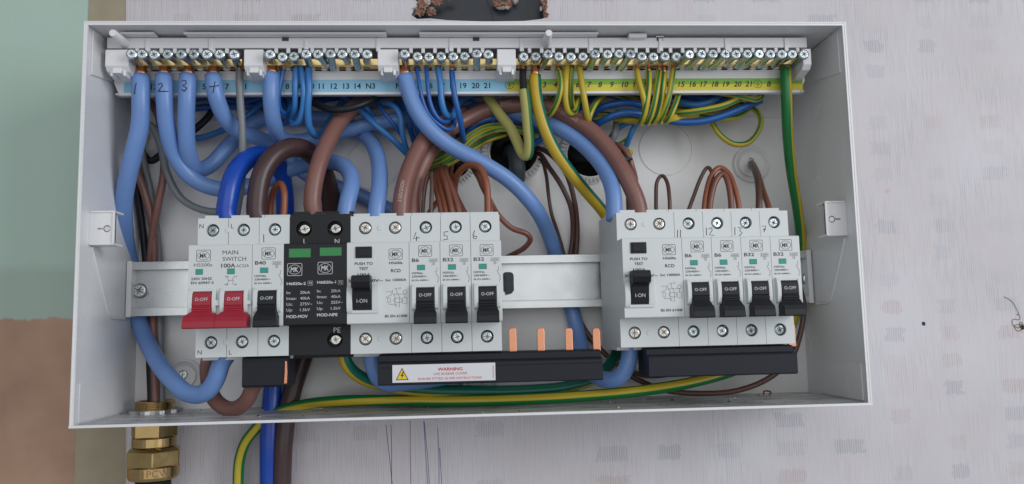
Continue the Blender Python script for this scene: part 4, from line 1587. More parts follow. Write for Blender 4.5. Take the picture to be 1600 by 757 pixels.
GT = 'thick light blue neutral tails'
BR = 5.15
c1 = cable('light blue tail marked 1, dropping down the left side of the case', GT, 'tail_blue', BR + .2,
           [(220, 113, 61), (220, 150, 62), (219, 195, 58), (206, 250, 52), (194, 310, 40), (195, 365, 24), (203, 412, 9), (212, 470, 9), (222, 515, 13), (240, 555, 30), (265, 590, 48), (295, 616, 58), (322, 614, 63), (338, 592, 66), (346, 566, 67), W(15.0, 67, -36), W(15.0, 67, -28)], core=(0,), name='tail', cat='cable')
scribble(*c1, BR + .2, [[(213, 130), (211, 138), (210, 147)]])
c2 = cable('light blue tail marked 2, sweeping behind the royal blue loop', GT, 'tail_blue', BR,
           [(256, 112, 61), (257, 150, 62), (261, 200, 56), (273, 243, 46), (300, 279, 38), (337, 295, 34), (372, 295, 30), (405, 287, 24), (440, 270, 22), (480, 258, 26), (515, 253, 36), (540, 262, 48), (550, 285, 60), (543, 315, 67), (538, 345, 68)], core=(0,), name='tail', cat='cable')
scribble(*c2, BR, [[(247, 133), (252, 130), (254, 134), (247, 143), (263, 143)]])
c3 = cable('light blue tail marked 3, bending up sharply behind its neighbours', GT, 'tail_blue', BR,
           [(294, 112, 61), (292, 150, 62), (291, 200, 56), (295, 243, 46), (309, 266, 34), (330, 258, 26), (352, 234, 22), (378, 208, 18), (402, 190, 15), (430, 180, 13), (470, 183, 12), (510, 186, 12), (545, 182, 10)], core=(0,), name='tail', cat='cable')
scribble(*c3, BR, [[(284, 127), (290, 126), (291, 131), (286, 134), (292, 138), (288, 143), (284, 140)]])
c4 = cable('light blue tail marked 4, curving right behind the grey wire', GT, 'tail_blue', BR,
           [(333, 113, 61), (336, 145, 62), (349, 180, 54), (368, 202, 44), (395, 213, 34), (425, 226, 24), (452, 250, 22), (482, 274, 20), (525, 292, 16), (570, 309, 12), (612, 330, 10), (650, 350, 9)], core=(0,), name='tail', cat='cable')
scribble(*c4, BR, [[(336, 128), (333, 145)], [(327, 136), (342, 134)]])
c5 = cable('light blue tail of the second bar, turning right under the brown tail', GT, 'tail_blue', BR - .2,
           [(425, 110, 61), (423, 150, 62), (427, 188, 54), (437, 213, 40), (460, 222, 28), (500, 214, 24), (545, 203, 26), (590, 192, 26), (640, 184, 18), (690, 170, 10), (740, 160, 9)], core=(0,), name='tail', cat='cable')
c6 = cable('light blue tail crossing diagonally from the third bar down behind the bare rail', GT, 'tail_blue', BR,
           [(633, 113, 61), (637, 138, 62), (650, 172, 62), (672, 203, 60), (703, 228, 56), (748, 252, 52), (798, 284, 46), (836, 325, 36), (857, 365, 20), (872, 410, 9), (890, 470, 9), (903, 520, 14), (915, 565, 36), (938, 592, 56), (965, 592, 64), (982, 568, 67), W(253.8, 67, -38), W(253.8, 67, -30)], core=(0,), name='tail', cat='cable')
c7 = cable('light blue tail arching from behind into the left RCD', GT, 'tail_blue', BR,
           [(530, 190, 9), (556, 203, 14), (578, 220, 26), (591, 250, 44), (593, 290, 60), (589, 320, 67), (586, 345, 68)], name='tail', cat='cable')
c8 = cable('light blue tail arching under the brown arch into the right RCD', GT, 'tail_blue', BR,
           [(735, 172, 9), (782, 172, 24), (829, 183, 34), (868, 198, 42), (911, 226, 50), (943, 262, 58), (958, 300, 66), (960, 345, 68)], name='tail', cat='cable')
cable('light blue tail looping from under the left RCD behind the warning sticker', GT, 'tail_blue', BR,
      [W(97.5, 67, -30), W(97.5, 67, -38), (584, 575, 66), (598, 598, 62), (635, 598, 54), (690, 590, 48), (740, 580, 40)], name='tail', cat='cable')
print_on(*c8, BR, '1X25mm2 BASEC', (872, 200), 1.5, 'tail_print', -.6)
print_on(*c1, BR + .2, '300/500V 1X25mm2', (196, 335), 1.5, 'tail_print', -.75)
GM = 'meter tails leaving through the case floor'
cable('bright royal blue meter tail looped above the main switch', GM, 'royal', 6.1,
      [W(19.0, 67, 34), (354, 342, 67), (357, 310, 68), (366, 274, 64), (386, 250, 54), (412, 243, 40), (436, 262, 26), (444, 300, 16), (446, 350, 10), (442, 410, 9.2), (436, 480, 9.2), (430, 560, 11), (425, 620, 14), (423, 650, 15), (421, 690, 16), (421, 760, 15), (421, 860, 15)], name='meter_tail', cat='cable')
cable('dark brown meter tail arching beside the royal blue one', GM, 'maroon', 6.1,
      [W(36.5, 67, 34), (402, 342, 67), (402, 310, 68), (411, 268, 66), (434, 239, 60), (462, 230, 50), (490, 243, 38), (509, 275, 26), (517, 320, 16), (515, 380, 10), (500, 460, 9.2), (480, 540, 12), (460, 600, 15), (449, 645, 16), (443, 690, 17), (440, 760, 16), (439, 860, 16)], name='meter_tail', cat='cable')
GBT = 'thick brown live tails'
a = cable('light brown tail rising from the black surge protector', GBT, 'tail_brown', 5.3,
          [W(70, 67, 34), (489, 331, 67), (489, 300, 66), (498, 257, 62), (516, 215, 52), (541, 178, 38), (575, 160, 26), (620, 155, 18), (680, 160, 12), (720, 180, 9.5)], name='tail', cat='cable')
a = cable('light brown printed tail rising from the left RCD behind the diagonal blue tail', GBT, 'tail_brown', 5.4,
          [W(116, 67, 34), (626, 342, 67), (628, 310, 67), (637, 272, 62), (655, 232, 54), (676, 205, 46), (700, 190, 36), (725, 178, 26)], name='tail', cat='cable')
print_on(*a, 5.4, '300/500V', 16, 2.3, 'printc', .25)
a = cable('long light brown tail arching from the left RCD over to the right RCD', GBT, 'tail_brown', 5.4,
          [W(118, 60, 34), (642, 342, 58), (645, 305, 54), (655, 268, 50), (680, 225, 44), (705, 200, 38), (730, 186, 34), (762, 172, 32), (800, 165, 34), (850, 168, 40), (890, 184, 46), (930, 210, 54), (958, 243, 60), (980, 280, 66), (997, 320, 68), (1000, 345, 68)], name='tail', cat='cable')
print_on(*a, 5.4, '1X25mm2', (878, 182), 2.2, 'printc', .12)
print_on(*a, 5.4, 'BASEC', (786, 166), 2.0, 'printc', .45)
cable('brown loop hanging between the main switch and the short busbar stub', GBT, 'tail_brown', 4.6,
      [W(23, 62, -36), (330, 556, 58), (325, 590, 52), (336, 626, 50), (361, 640, 54), (386, 626, 62), (398, 600, 67), W(40, 67, -50)], name='tail', cat='cable')

GE = 'thick green and yellow earth cables'
cable('thick green and yellow cable from the earth bar down behind the right RCD', GE, 'gy_big', 3.9,
      [(836, 113, 60), (838, 150, 62), (849, 195, 62), (867, 235, 58), (893, 272, 50), (918, 302, 40), (945, 335, 26), (966, 380, 12), (975, 440, 9), (972, 500, 12), (962, 555, 22), (935, 588, 32), (890, 604, 36), (820, 611, 38), (740, 612, 40), (660, 610, 44), (600, 602, 52), (560, 588, 60), (540, 566, 66), (536, 545, 67)], phase=.93, twist=lambda t: .30 * min(1, max(0, (t - .42) / .12)), core=(0,), name='earth_cable', cat='cable', step=2.5)
cable('green and yellow earth cable down the right wall and along the case floor', GE, 'gy_half', 3.5,
      [(1227, 108, 60), (1229, 150, 60), (1231, 210, 52), (1237, 270, 40), (1246, 325, 26), (1252, 380, 12), (1250, 440, 9), (1240, 500, 10), (1205, 550, 20), (1150, 578, 34), (1080, 598, 46), (1000, 611, 50), (900, 620, 48), (800, 625, 46), (700, 627, 44), (600, 626, 40), (530, 627, 34), (480, 632, 26), (445, 640, 20), (418, 652, 16), (398, 672, 15), (383, 692, 14), (374, 720, 13), (372, 757, 13), (371, 860, 13)], phase=.935, twist=lambda t: .165 * min(1, max(0, (t - .05) / .30)) - .125 * min(1, max(0, (t - .70) / .08)), name='earth_cable', cat='cable', step=2.5)
cable('pale green and yellow sleeving bent to a V on the black wire end', None, 'gy_sleeve', 3.4,
      [(819, 141, 63), (822, 165, 63), (825, 200, 60), (827, 228, 56), (824, 244, 52), (816, 240, 48), (808, 222, 46), (797, 200, 44), (780, 178, 40), (761, 150, 34)], phase=.95, name='earth_sleeve', cat='sleeving', step=1.5)
cable('black wire running from the earth bar into the pale sleeving', None, 'blackw', 2.3, [(817, 107, 60), (817, 125, 61), (819, 146, 63)], core=(0,))

# gland cores
GC = 'cores rising from the brass gland'
cable('black core of the armoured cable rising from the gland', GC, 'blackw', 2.4,
      [W(-49, 21, gz - 2), (236, 636, 22), (234, 560, 14), (233, 497, 9), (230, 430, 8), (224, 370, 10), (214, 300, 16), (208, 255, 18), (212, 225, 16), (235, 252, 14), (262, 232, 14), (300, 206, 14), (326, 182, 12), (338, 158, 10)])
cable('brown core of the armoured cable looping behind tail 1', GC, 'tail_brown', 2.5,
      [W(-45, 24, gz - 2), (243, 634, 25), (241, 560, 18), (240, 497, 11), (242, 420, 10), (238, 350, 15), (225, 300, 20), (211, 258, 22), (203, 215, 20), (207, 175, 18), (228, 156, 18), (246, 178, 20), (254, 220, 22), (256, 270, 22), (247, 320, 20), (238, 370, 14), (234, 420, 9), (232, 470, 7)])
cable('grey core of the armoured cable curving to the right behind the blue tails', GC, 'grey', 2.4,
      [W(-41, 21, gz - 2), (253, 636, 22), (251, 560, 15), (250, 497, 9), (249, 415, 8), (242, 340, 12), (232, 285, 16), (222, 240, 20), (222, 200, 24), (236, 196, 26), (250, 225, 26), (260, 268, 26), (281, 308, 24), (312, 327, 26), (345, 330, 28), (372, 310, 30), (385, 280, 28)])
cable('grey wire dropping straight from the first terminal bar', None, 'grey', 2.3,
      [(374, 108, 60), (375, 150, 60), (378, 195, 58), (379, 240, 54), (377, 290, 44), (370, 335, 34)], core=(0,))

# thin blue neutrals
GN = 'thin blue neutral wires of the terminal bars'
cable('dark blue thin wire curling just right of the second bar tail', GN, 'navy', 1.5,
      [(443, 106, 60), (438, 130, 60), (435, 155, 58), (438, 172, 54), (446, 178, 50), (453, 170, 44), (452, 155, 36), (444, 150, 26)], core=(0,))
cable('mid blue wire hanging straight beside terminal 8', GN, 'wire_blue', 1.9, [(462, 104, 60), (461, 140, 60), (461, 170, 55), (456, 186, 44), (440, 195, 28), (425, 190, 16)], core=(0,))
cable('mid blue wire looped in a narrow U under terminals 9 and 10', GN, 'wire_blue', 1.8, [(470, 104, 60), (474, 140, 61), (473, 168, 58), (468, 188, 54), (460, 195, 50), (454, 184, 42), (453, 165, 32), (456, 145, 22)])
cable('wider mid blue wire turning up in a hook under terminal 10', GN, 'wire_blue', 2.2, [(482, 104, 60), (483, 140, 61), (481, 172, 58), (484, 200, 52), (493, 213, 44), (505, 206, 34), (520, 182, 24), (538, 156, 16), (550, 140, 12)], core=(0,))
cable('black wire sagging across the brown tail under the N3 end', None, 'blackw', 2.3, [(462, 140, 20), (472, 150, 30), (490, 161, 44), (515, 171, 52), (540, 171, 54), (570, 162, 50), (600, 148, 40), (630, 138, 30)])
cable('mid blue wire running diagonally down to the brown printed tail', GN, 'wire_blue', 2.1, [(520, 140, 14), (540, 154, 20), (562, 172, 34), (585, 194, 40), (611, 216, 38), (640, 244, 30), (665, 260, 20)])
cable('mid blue wire end crossing just above the brown tail bend', GN, 'wire_blue', 2.0, [(538, 140, 14), (556, 152, 22), (572, 168, 34), (586, 186, 26), (600, 196, 16)])
cable('short dark blue wire slanting across the horizontal blue tail', GN, 'navy', 1.3, [(580, 150, 20), (592, 166, 36), (608, 186, 40), (622, 204, 36), (632, 220, 26)])
cable('mid blue wire bent down beside the brown printed tail', GN, 'wire_blue', 1.9, [(560, 168, 16), (590, 162, 30), (612, 164, 40), (624, 178, 42), (628, 205, 40), (636, 236, 32), (650, 255, 20)])
cable('dark blue wire arching behind the diagonal tail', GN, 'navy', 1.9, [(596, 150, 12), (618, 158, 22), (638, 176, 28), (650, 200, 24), (656, 220, 16)])
cable('bright blue thin wire curling left of terminal 15', GN, 'navy', 1.3, [(651, 104, 60), (655, 130, 62), (659, 152, 62), (668, 176, 60), (684, 194, 58), (700, 203, 54), (709, 198, 50), (710, 184, 42), (700, 170, 30)], core=(0,))
cable('bright blue thin wire hanging under terminal 16', GN, 'navy', 1.4, [(666, 104, 60), (668, 130, 62), (672, 160, 62), (681, 181, 60), (693, 191, 56), (705, 186, 48), (708, 170, 36)], core=(0,))
cable('mid blue wire hooking right under terminal 17', GN, 'wire_blue', 2.1, [(684, 104, 60), (688, 130, 61), (690, 158, 60), (696, 178, 56), (706, 182, 48), (714, 166, 36), (728, 152, 24), (745, 145, 14)], core=(0,))
cable('mid blue wire dropping long from terminal 18', GN, 'navy', 1.9, [(706, 108, 60), (708, 135, 61), (712, 158, 60), (718, 182, 56), (722, 205, 48), (724, 225, 34), (716, 240, 18)], core=(0,))
cable('blue wire rising behind the terminal 18 wire', GN, 'wire_blue', 2.0, [(700, 205, 14), (712, 175, 26), (722, 158, 28), (740, 150, 24), (770, 146, 16)])
cable('blue wire bowing along beneath the brown arch', GN, 'navy', 2.4, [(718, 232, 16), (728, 210, 26), (745, 193, 30), (772, 185, 30), (805, 189, 26), (840, 203, 16), (870, 230, 9)])
cable('blue wire stub beside the sleeving over the black cable entry', GN, 'navy', 2.2, [(815, 236, 6), (832, 227, 18), (852, 212, 24), (875, 192, 18)])
GH = 'blue wires lying along the back behind the tails'
for (lb, m, r, pts) in (
        ('dark blue wire lying along the back behind tails 3 and 4, uppermost', 'navy', 1.8, [(285, 160, 8), (330, 152, 12), (380, 160, 16), (420, 150, 18), (460, 146, 12)]),
        ('dark blue wire lying along the back behind tails 3 and 4, middle one', 'navy', 2.2, [(280, 172, 8), (320, 168, 12), (370, 166, 14), (430, 166, 14), (500, 158, 10)]),
        ('mid blue wire rising to the right between tails 3 and 4', 'wire_blue', 2.2, [(285, 214, 7), (312, 216, 12), (345, 205, 16), (385, 182, 18), (410, 162, 16), (440, 145, 12)]),
        ('mid blue wire behind tail 4 and the grey wire', 'wire_blue', 2.0, [(350, 166, 9), (385, 168, 10), (430, 164, 8), (470, 170, 8)]),
        ('dark blue wire in the shade between the third bar tail and terminal 17', 'navy', 2.1, [(670, 146, 12), (684, 160, 22), (696, 184, 26), (712, 204, 22), (722, 218, 12)])):
    cable(lb, GH, m, r, pts)

# right bundle
GRB = 'blue wires tied in the bundle under the earth bar'
cable('thick blue wire of the bundle, upper of the two left of the tie', GRB, 'navy', 2.5, [(905, 205, 10), (920, 187, 24), (935, 171, 34), (958, 163, 38), (985, 161, 38), (1010, 166, 36), (1040, 158, 30), (1080, 160, 24), (1115, 150, 18)])
cable('thick blue wire sweeping through the tie to a cut end at right', GRB, 'navy', 2.5, [(905, 214, 10), (922, 201, 24), (942, 189, 36), (968, 178, 40), (998, 178, 38), (1030, 186, 34), (1060, 191, 36), (1095, 190, 38), (1130, 181, 38), (1162, 168, 38), (1189, 157, 38)])
cable('mid blue wire sagging under the numbers 15 to 19', GRB, 'wire_blue', 2.2, [(1035, 152, 24), (1060, 160, 30), (1088, 164, 34), (1112, 158, 34), (1126, 146, 28), (1132, 132, 20)])
cable('dark blue wire above the sagging one, close under the label strip', GRB, 'navy', 2.4, [(1040, 150, 16), (1080, 152, 22), (1120, 156, 24), (1148, 150, 20), (1160, 140, 14)])
cable('mid blue wire dropping from the bundle to the grey wire', GRB, 'wire_blue', 1.9, [(955, 214, 14), (965, 202, 24), (980, 193, 30), (1000, 190, 30), (1020, 182, 26)])
cable('mid blue wire dropping from the bundle beside the round knockout', GRB, 'wire_blue', 2.0, [(972, 240, 12), (979, 228, 22), (985, 212, 28), (993, 196, 30), (1010, 184, 28)])
cable('short blue wire in the shade behind the earth wires at terminal 6', GRB, 'navy', 2.2, [(893, 178, 16), (900, 172, 18), (912, 164, 18), (930, 152, 14)])
cable('grey wire coming out of the bundle behind the brown arch', None, 'grey', 2.3, [(966, 176, 18), (963, 195, 26), (960, 212, 28), (953, 228, 24), (940, 240, 14)])

GG = 'green and yellow earth wires hanging from the bar'
cable('earth wire of terminal 4 curving to the left at its end', GG, 'gy', 1.85, [(872, 108, 60), (876, 130, 62), (874, 150, 62), (867, 168, 58), (858, 180, 52), (850, 176, 44), (852, 160, 34)], .45, 2, core=(0,))
cable('earth wire of terminal 5 looping up in a tight U', GG, 'gy', 2.0, [(886, 103, 60), (884, 130, 62), (884, 158, 60), (889, 176, 56), (897, 176, 52), (902, 160, 44), (908, 145, 32)], .05, 2)
cable('earth wire beside the tight U, ending behind it', GG, 'gy', 1.7, [(894, 106, 59), (892, 130, 58), (893, 155, 54), (896, 172, 46), (890, 184, 34)], .35, 2)
cable('earth wire of terminal 6 slanting down across the bundle', GG, 'gy', 2.0, [(905, 105, 60), (909, 130, 62), (913, 155, 62), (917, 178, 58), (919, 192, 50), (912, 200, 38)], .02, 1)
cable('earth wire running from behind the strip down to the terminal 6 wire', GG, 'gy', 1.9, [(955, 140, 20), (942, 150, 34), (929, 164, 46), (921, 182, 50), (919, 196, 44)], .5, 1)
strands = [('first', [(995, 107, 60), (999, 130, 62), (1006, 155, 62), (1008, 175, 58), (1002, 190, 52), (990, 190, 40), (960, 186, 30)], .05),
           ('second', [(1014, 110, 60), (1014, 135, 62), (1011, 160, 62), (1006, 182, 58), (1001, 192, 52), (1010, 192, 40), (1040, 186, 30)], .55),
           ('third', [(1030, 108, 60), (1027, 135, 62), (1023, 160, 62), (1017, 182, 58), (1012, 192, 52), (1022, 190, 40), (1060, 180, 28)], .45),
           ('fourth', [(1038, 112, 59), (1036, 135, 60), (1034, 160, 59), (1028, 182, 56), (1022, 191, 50), (1035, 188, 40), (1075, 176, 28)], .55),
           ('fifth', [(1052, 106, 60), (1049, 130, 62), (1044, 155, 62), (1036, 178, 58), (1030, 190, 52), (1042, 188, 42), (1090, 180, 30)], .3),
           ('sixth', [(1066, 138, 40), (1060, 148, 48), (1054, 166, 52), (1046, 184, 52), (1041, 190, 48), (1050, 184, 40), (1080, 176, 30)], .45)]
for w_, pts, ph in strands:
    cable(f'{w_} from the left of six earth wires bunched under terminals 11 to 14', GG, 'gy', 1.9, pts, ph, 1.5, core=(0,) if w_ != 'sixth' else None)
GHB = 'earth wires lying in the bundle'
cable('earth wire sweeping right from the bunch and up to the strip', GHB, 'gy', 2.1, [(1040, 180, 30), (1066, 177, 40), (1096, 173, 44), (1128, 166, 44), (1152, 156, 42), (1172, 146, 34)], .55, .5)
cable('earth wire doubled back at the top right, close under the label strip', GHB, 'gy', 2.0, [(1090, 140, 26), (1130, 146, 40), (1160, 152, 44), (1182, 156, 44), (1190, 150, 42), (1184, 144, 36), (1150, 140, 26)], .5, .5)
cable('earth wire hanging in a large open loop at right above the fixing boss', GHB, 'gy', 1.9, [(1096, 172, 18), (1110, 188, 26), (1124, 210, 30), (1145, 225, 32), (1168, 224, 32), (1184, 207, 32), (1189, 188, 32), (1182, 174, 30), (1168, 166, 24), (1140, 160, 14)], .3, .5)
cable('earth wire lying under the cut blue wire end', GHB, 'gy', 2.0, [(1090, 182, 22), (1120, 185, 30), (1148, 184, 30), (1166, 174, 28), (1172, 160, 22)], .4, .5)
for lb, pts, ph in (
        ('earth wire lying along the bundle under the label numbers 7 to 9', [(880, 150, 12), (925, 152, 14), (965, 150, 18), (1000, 158, 22), (1040, 160, 22)], .4),
        ('earth wire lying along the bundle left of the tie, lower one', [(895, 196, 14), (930, 188, 26), (965, 184, 30), (1000, 187, 30)], .5),
        ('earth wire lying along the bundle left of the tie, middle one', [(900, 186, 16), (935, 178, 22), (960, 180, 22), (1000, 184, 24)], .3),
        ('earth wire close under the strip from 8 to 12', [(915, 140, 20), (960, 142, 24), (1000, 152, 24), (1030, 160, 24)], .45),
        ('earth wire crossing under the blue sag right of the bunch', [(1050, 168, 22), (1080, 170, 24), (1110, 172, 22), (1140, 156, 18)], .5),
        ('earth wire stub slanting down behind the two thick blue wires', [(925, 196, 20), (935, 204, 22), (948, 216, 18), (960, 226, 10)], .4),
        ('earth wire stub poking out beside the blue dropper', [(962, 230, 16), (972, 224, 22), (984, 216, 18)], .4),
        ('cut earth wire end beside the rubber joint', [(968, 228, 16), (978, 234, 22), (986, 240, 26)], .1)):
    cable(lb, GHB, 'gy', 1.8, pts, ph, 1)
GLB = 'earth wires bundled over the left cable entry'
for lb, pts, ph in (
        ('top earth wire of the bundle bowed over the black cable entry', [(662, 262, 24), (690, 250, 34), (714, 232, 36), (736, 211, 36), (762, 198, 34), (790, 198, 30), (815, 203, 24), (845, 210, 12)], .45),
        ('second earth wire of the bundle bowed over the black cable entry', [(664, 266, 26), (692, 255, 36), (718, 238, 38), (740, 218, 38), (765, 206, 34), (790, 202, 28), (820, 208, 18)], .5),
        ('third earth wire of the bundle behind the diagonal tail', [(666, 256, 20), (692, 244, 26), (716, 226, 28), (740, 206, 28), (768, 194, 24)], .35),
        ('fourth earth wire of the bundle, lowest', [(672, 268, 30), (694, 260, 38), (715, 248, 38), (740, 232, 34), (760, 220, 26), (790, 210, 16)], .4),
        ('fifth earth wire of the bundle, short one on top at left', [(664, 248, 18), (684, 240, 24), (704, 230, 24), (724, 214, 20)], .5)):
    cable(lb, GLB, 'gy', 1.9, pts, ph, .5)

GX = 'wires in the shade behind the terminal bars'
for lb, m, r, pts in (
        ('dark blue wire in the shade dropping behind terminal 16', 'navy', 2.0, [(676, 142, 10), (690, 162, 16), (706, 186, 18), (716, 208, 14), (722, 232, 9)]),
        ('mid blue wire in the shade curving behind terminal 18 towards the arch', 'wire_blue', 1.9, [(742, 142, 10), (726, 152, 18), (712, 170, 20), (704, 195, 18), (700, 225, 12), (690, 250, 8)]),
        ('dark blue wire in the shade behind terminals 7 and 8', 'navy', 2.0, [(400, 148, 8), (440, 154, 16), (480, 160, 18), (520, 154, 12), (560, 150, 8)]),
        ('dark blue wire in the shade looped behind terminal 9', 'navy', 1.7, [(430, 150, 14), (446, 166, 26), (452, 184, 30), (444, 192, 24), (434, 178, 16), (440, 156, 12)]),
        ('dark blue wire in the shade right of the sagging black wire', 'navy', 2.0, [(560, 146, 8), (590, 154, 14), (622, 170, 20), (640, 200, 18), (652, 240, 10)]),
        ('dark blue wire close under the strip above the two thick blue wires', 'navy', 2.0, [(925, 142, 14), (955, 150, 20), (985, 156, 22), (1020, 154, 18)]),
        ('dark blue wire close under the strip right of the earth bunch', 'navy', 2.1, [(1050, 142, 12), (1085, 146, 16), (1125, 144, 16), (1160, 148, 12)])):
    cable(lb, GX, m, r, pts)
for lb, pts, ph in (
        ('earth wire in the shade curling left of terminal 4', [(880, 142, 18), (862, 150, 26), (854, 168, 30), (856, 186, 26), (868, 194, 18)], .3),
        ('earth wire in the shade sloping under the label numbers 9 to 11', [(930, 140, 20), (962, 148, 26), (995, 160, 26), (1020, 166, 20)], .45),
        ('earth wire in the shade, uppermost under the label numbers 7 to 10', [(890, 146, 12), (930, 144, 16), (970, 144, 18), (1010, 150, 16)], .1),
        ('earth wire in the shade under the blue sag, upper', [(1050, 150, 14), (1090, 158, 18), (1135, 162, 20), (1165, 152, 16)], .4),
        ('earth wire in the shade under the blue sag, lower', [(1045, 172, 16), (1085, 180, 22), (1125, 178, 24), (1155, 164, 20)], .15)):
    cable(lb, GX, 'gy', 1.8, pts, ph, .5)

# brown final circuit wires
GW = 'brown wires feeding the left breakers'
cable('orange brown wire looped tightly into the B40 breaker', GW, 'orange_brown', 2.1, [(421, 350, 50), (423, 315, 52), (430, 294, 58), (438, 287, 62), (444, 300, 66), (444, 325, 67), (442, 350, 67)])
for lb, m, r, pts in (
        ('thin dark brown wire rising behind breaker 4 beside the thick tail', 'choc', 1.2, [(651, 348, 50), (651, 320, 46), (648, 295, 38), (640, 270, 22)]),
        ('thin brown wire of breaker 4 forming a narrow hoop', 'choc', 1.3, [(660, 348, 60), (662, 310, 62), (667, 280, 60), (672, 271, 60), (675, 284, 64), (674, 315, 67), (673, 348, 67)]),
        ('brown wire slanting to the right behind breaker 4', 'wire_brown', 1.7, [(664, 348, 56), (674, 328, 52), (686, 312, 44), (696, 290, 30)]),
        ('brown wire of breaker 5, leftmost of the fan', 'wire_brown', 1.9, [(697, 252, 20), (684, 264, 34), (681, 290, 52), (687, 318, 62), (693, 348, 66)]),
        ('brown wire of breaker 5, second of the fan', 'orange_brown', 1.9, [(692, 250, 22), (686, 266, 38), (689, 294, 56), (696, 322, 64), (700, 348, 67)]),
        ('brown wire of breaker 5, third of the fan', 'wire_brown', 1.9, [(698, 248, 24), (690, 266, 42), (697, 290, 60), (704, 318, 66), (709, 348, 68)]),
        ('brown wire of breaker 5, fourth of the fan', 'wire_brown', 2.0, [(700, 250, 26), (696, 270, 46), (706, 296, 62), (714, 318, 66), (720, 348, 68)]),
        ('brown wire of breaker 5, rightmost of the fan', 'wire_brown', 1.9, [(706, 250, 22), (704, 275, 38), (712, 305, 50), (722, 326, 56), (734, 350, 58)]),
        ('brown wire of breaker 6 arching over from the left', 'orange_brown', 2.2, [(714, 320, 30), (710, 295, 38), (717, 270, 48), (733, 258, 56), (749, 262, 62), (759, 282, 66), (762, 310, 67), (762, 348, 67)]),
        ('brown wire of breaker 6 kinked out to the right towards the rail', 'wire_brown', 1.8, [(738, 262, 40), (745, 270, 48), (754, 292, 54), (766, 315, 54), (779, 337, 48), (800, 357, 44), (822, 365, 42), (829, 373, 40), (822, 385, 34), (805, 396, 20), (785, 406, 10)]),
        ('short brown wire of breaker 6 beside the arch', 'wire_brown', 1.8, [(741, 266, 44), (752, 285, 58), (762, 308, 62), (767, 330, 66), (767, 348, 66)])):
    cable(lb, GW, m, r, pts)
GK = 'dark brown wires from the middle cable entry'
cable('dark brown wire from the cable entry looping right along the floor to breaker 7', GK, 'choc', 1.8,
      [W(205, -6, 92), (838, 232, 8), (862, 243, 20), (884, 270, 24), (897, 312, 20), (902, 360, 12), (898, 420, 8), (896, 470, 8), (908, 505, 10), (928, 535, 14), (955, 562, 20), (990, 590, 26), (1040, 610, 30), (1095, 615, 32), (1150, 611, 34), (1200, 592, 34), (1236, 560, 34), (1252, 515, 34), (1256, 475, 36), (1250, 450, 40)])
cable('dark brown wire from the cable entry, left of the long one', GK, 'choc', 1.7, [W(203, -6, 90), (842, 240, 6), (858, 262, 16), (878, 292, 22), (892, 325, 20), (895, 365, 12), (890, 420, 8), (900, 490, 8), (916, 520, 10), (935, 545, 10)])
cable('thinner dark brown wire from the cable entry, hanging straightest', GK, 'choc', 1.3, [W(201, -6, 88), (845, 250, 6), (853, 272, 12), (857, 305, 16), (862, 335, 16), (871, 362, 12), (884, 410, 8), (896, 470, 8), (905, 510, 9), (930, 540, 10)])
cable('thin dark brown wire beneath the right busbar joining the long one', GK, 'choc', 1.4, [(968, 556, 16), (980, 574, 22), (1000, 586, 26), (1030, 588, 30), (1060, 582, 30)])
GRW = 'brown wires feeding the right breakers'
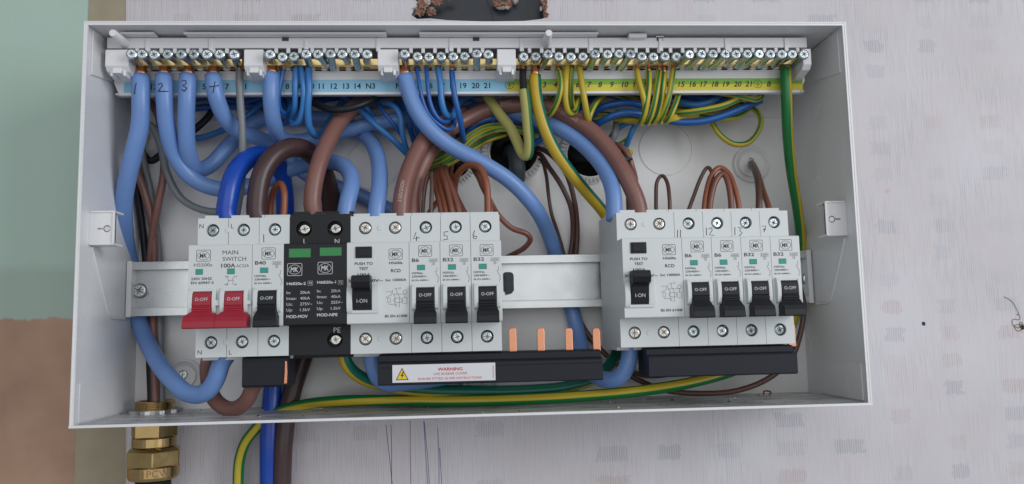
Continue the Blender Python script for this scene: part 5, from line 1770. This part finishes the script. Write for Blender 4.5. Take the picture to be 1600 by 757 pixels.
for lb, m, r, pts in (
        ('thin dark brown wire in a narrow hoop over the right RCD and breaker 11', 'choc', 1.25, [(1026, 350, 60), (1025, 310, 58), (1027, 283, 56), (1034, 274, 56), (1042, 284, 60), (1046, 310, 66), (1047, 345, 67)]),
        ('thin dark brown wire leaning right over breakers 11 and 12', 'choc', 1.25, [(1070, 345, 60), (1082, 312, 58), (1096, 276, 56), (1106, 261, 56), (1113, 273, 60), (1110, 300, 64), (1102, 345, 66)]),
        ('brown wire arching from breaker 12 to breaker 13, upper one', 'orange_brown', 1.75, [(1099, 345, 66), (1103, 305, 64), (1112, 274, 60), (1125, 262, 58), (1138, 271, 60), (1148, 295, 64), (1154, 320, 66), (1155, 345, 66)]),
        ('brown wire arching from breaker 12 to breaker 13, lower one', 'wire_brown', 1.95, [(1107, 345, 67), (1111, 308, 66), (1120, 280, 64), (1130, 271, 64), (1137, 284, 66), (1142, 312, 68), (1143, 345, 68)]),
        ('dark brown wire bending down into breaker 7, left one', 'choc', 2.1, [W(359.5, 4, 86), (1174, 256, 10), (1178, 264, 28), (1184, 285, 52), (1186, 310, 64), (1185, 345, 67)]),
        ('brown wire bending down into breaker 7, right one', 'wire_brown', 1.9, [W(360.5, 4, 85), (1177, 257, 10), (1184, 272, 26), (1192, 298, 50), (1201, 324, 63), (1206, 345, 66)]),
        ('brown wire beside the thick tail over the right RCD', 'wire_brown', 1.7, [(984, 345, 52), (982, 310, 44), (984, 280, 34), (978, 256, 20), (968, 244, 12)]),
        ('brown wire arched round the black rubber joint', 'tail_brown', 2.0, [(955, 226, 18), (968, 228, 30), (980, 240, 34), (988, 262, 34), (993, 285, 26), (990, 320, 20), (988, 350, 16)])):
    cable(lb, GRW, m, r, pts)
# rubber joint
mb = MB()
a, b = P(963, 240, 30), P(982, 256, 36)
mb.tube([a, a.lerp(b, .5), b], lambda s: 3.0 + 1.2 * s, 10)
tag(mb.build('rubber_joint', MT['rubber'], None, tuple(a)), 'black rubber sleeve end over the brown wire beside the brown arch', 'sleeve')
# sheathed cables coming through the middle entries
mb = MB()
mb.tube(spline([W(186, -30, 96), W(188, -4, 98), W(190, 10, 94), W(191, 16, 84), W(191, 12, 74)], 1.5), 5.6, 16)
tag(mb.build('sheathed_cable', MT['sheath'], None, (186, -30, 96)), 'dark grey sheathed cable poking through the middle round entry', 'cable')
cable('black sheathed cable across the top of the middle entry', None, 'rubber', 3.2, [W(178, -24, 100), W(180, -2, 102), (785, 218, 6), (806, 214, 8), (826, 222, 2), W(204, -20, 100)], name='sheathed_cable', cat='cable')
cable('black sheathed cable across the right cable entry', None, 'rubber', 4.0, [W(234, -20, 92), W(236, 0, 93), W(243, 7, 91), W(252, 4, 88), W(258, -16, 86)], name='sheathed_cable', cat='cable')
cable('black sheathed cable in the left cable entry behind the earth bundle', None, 'rubber', 3.4, [W(138, -20, 90), W(140, 0, 92), W(147, 6, 91), W(152, -2, 86), W(154, -20, 84)], name='sheathed_cable', cat='cable')
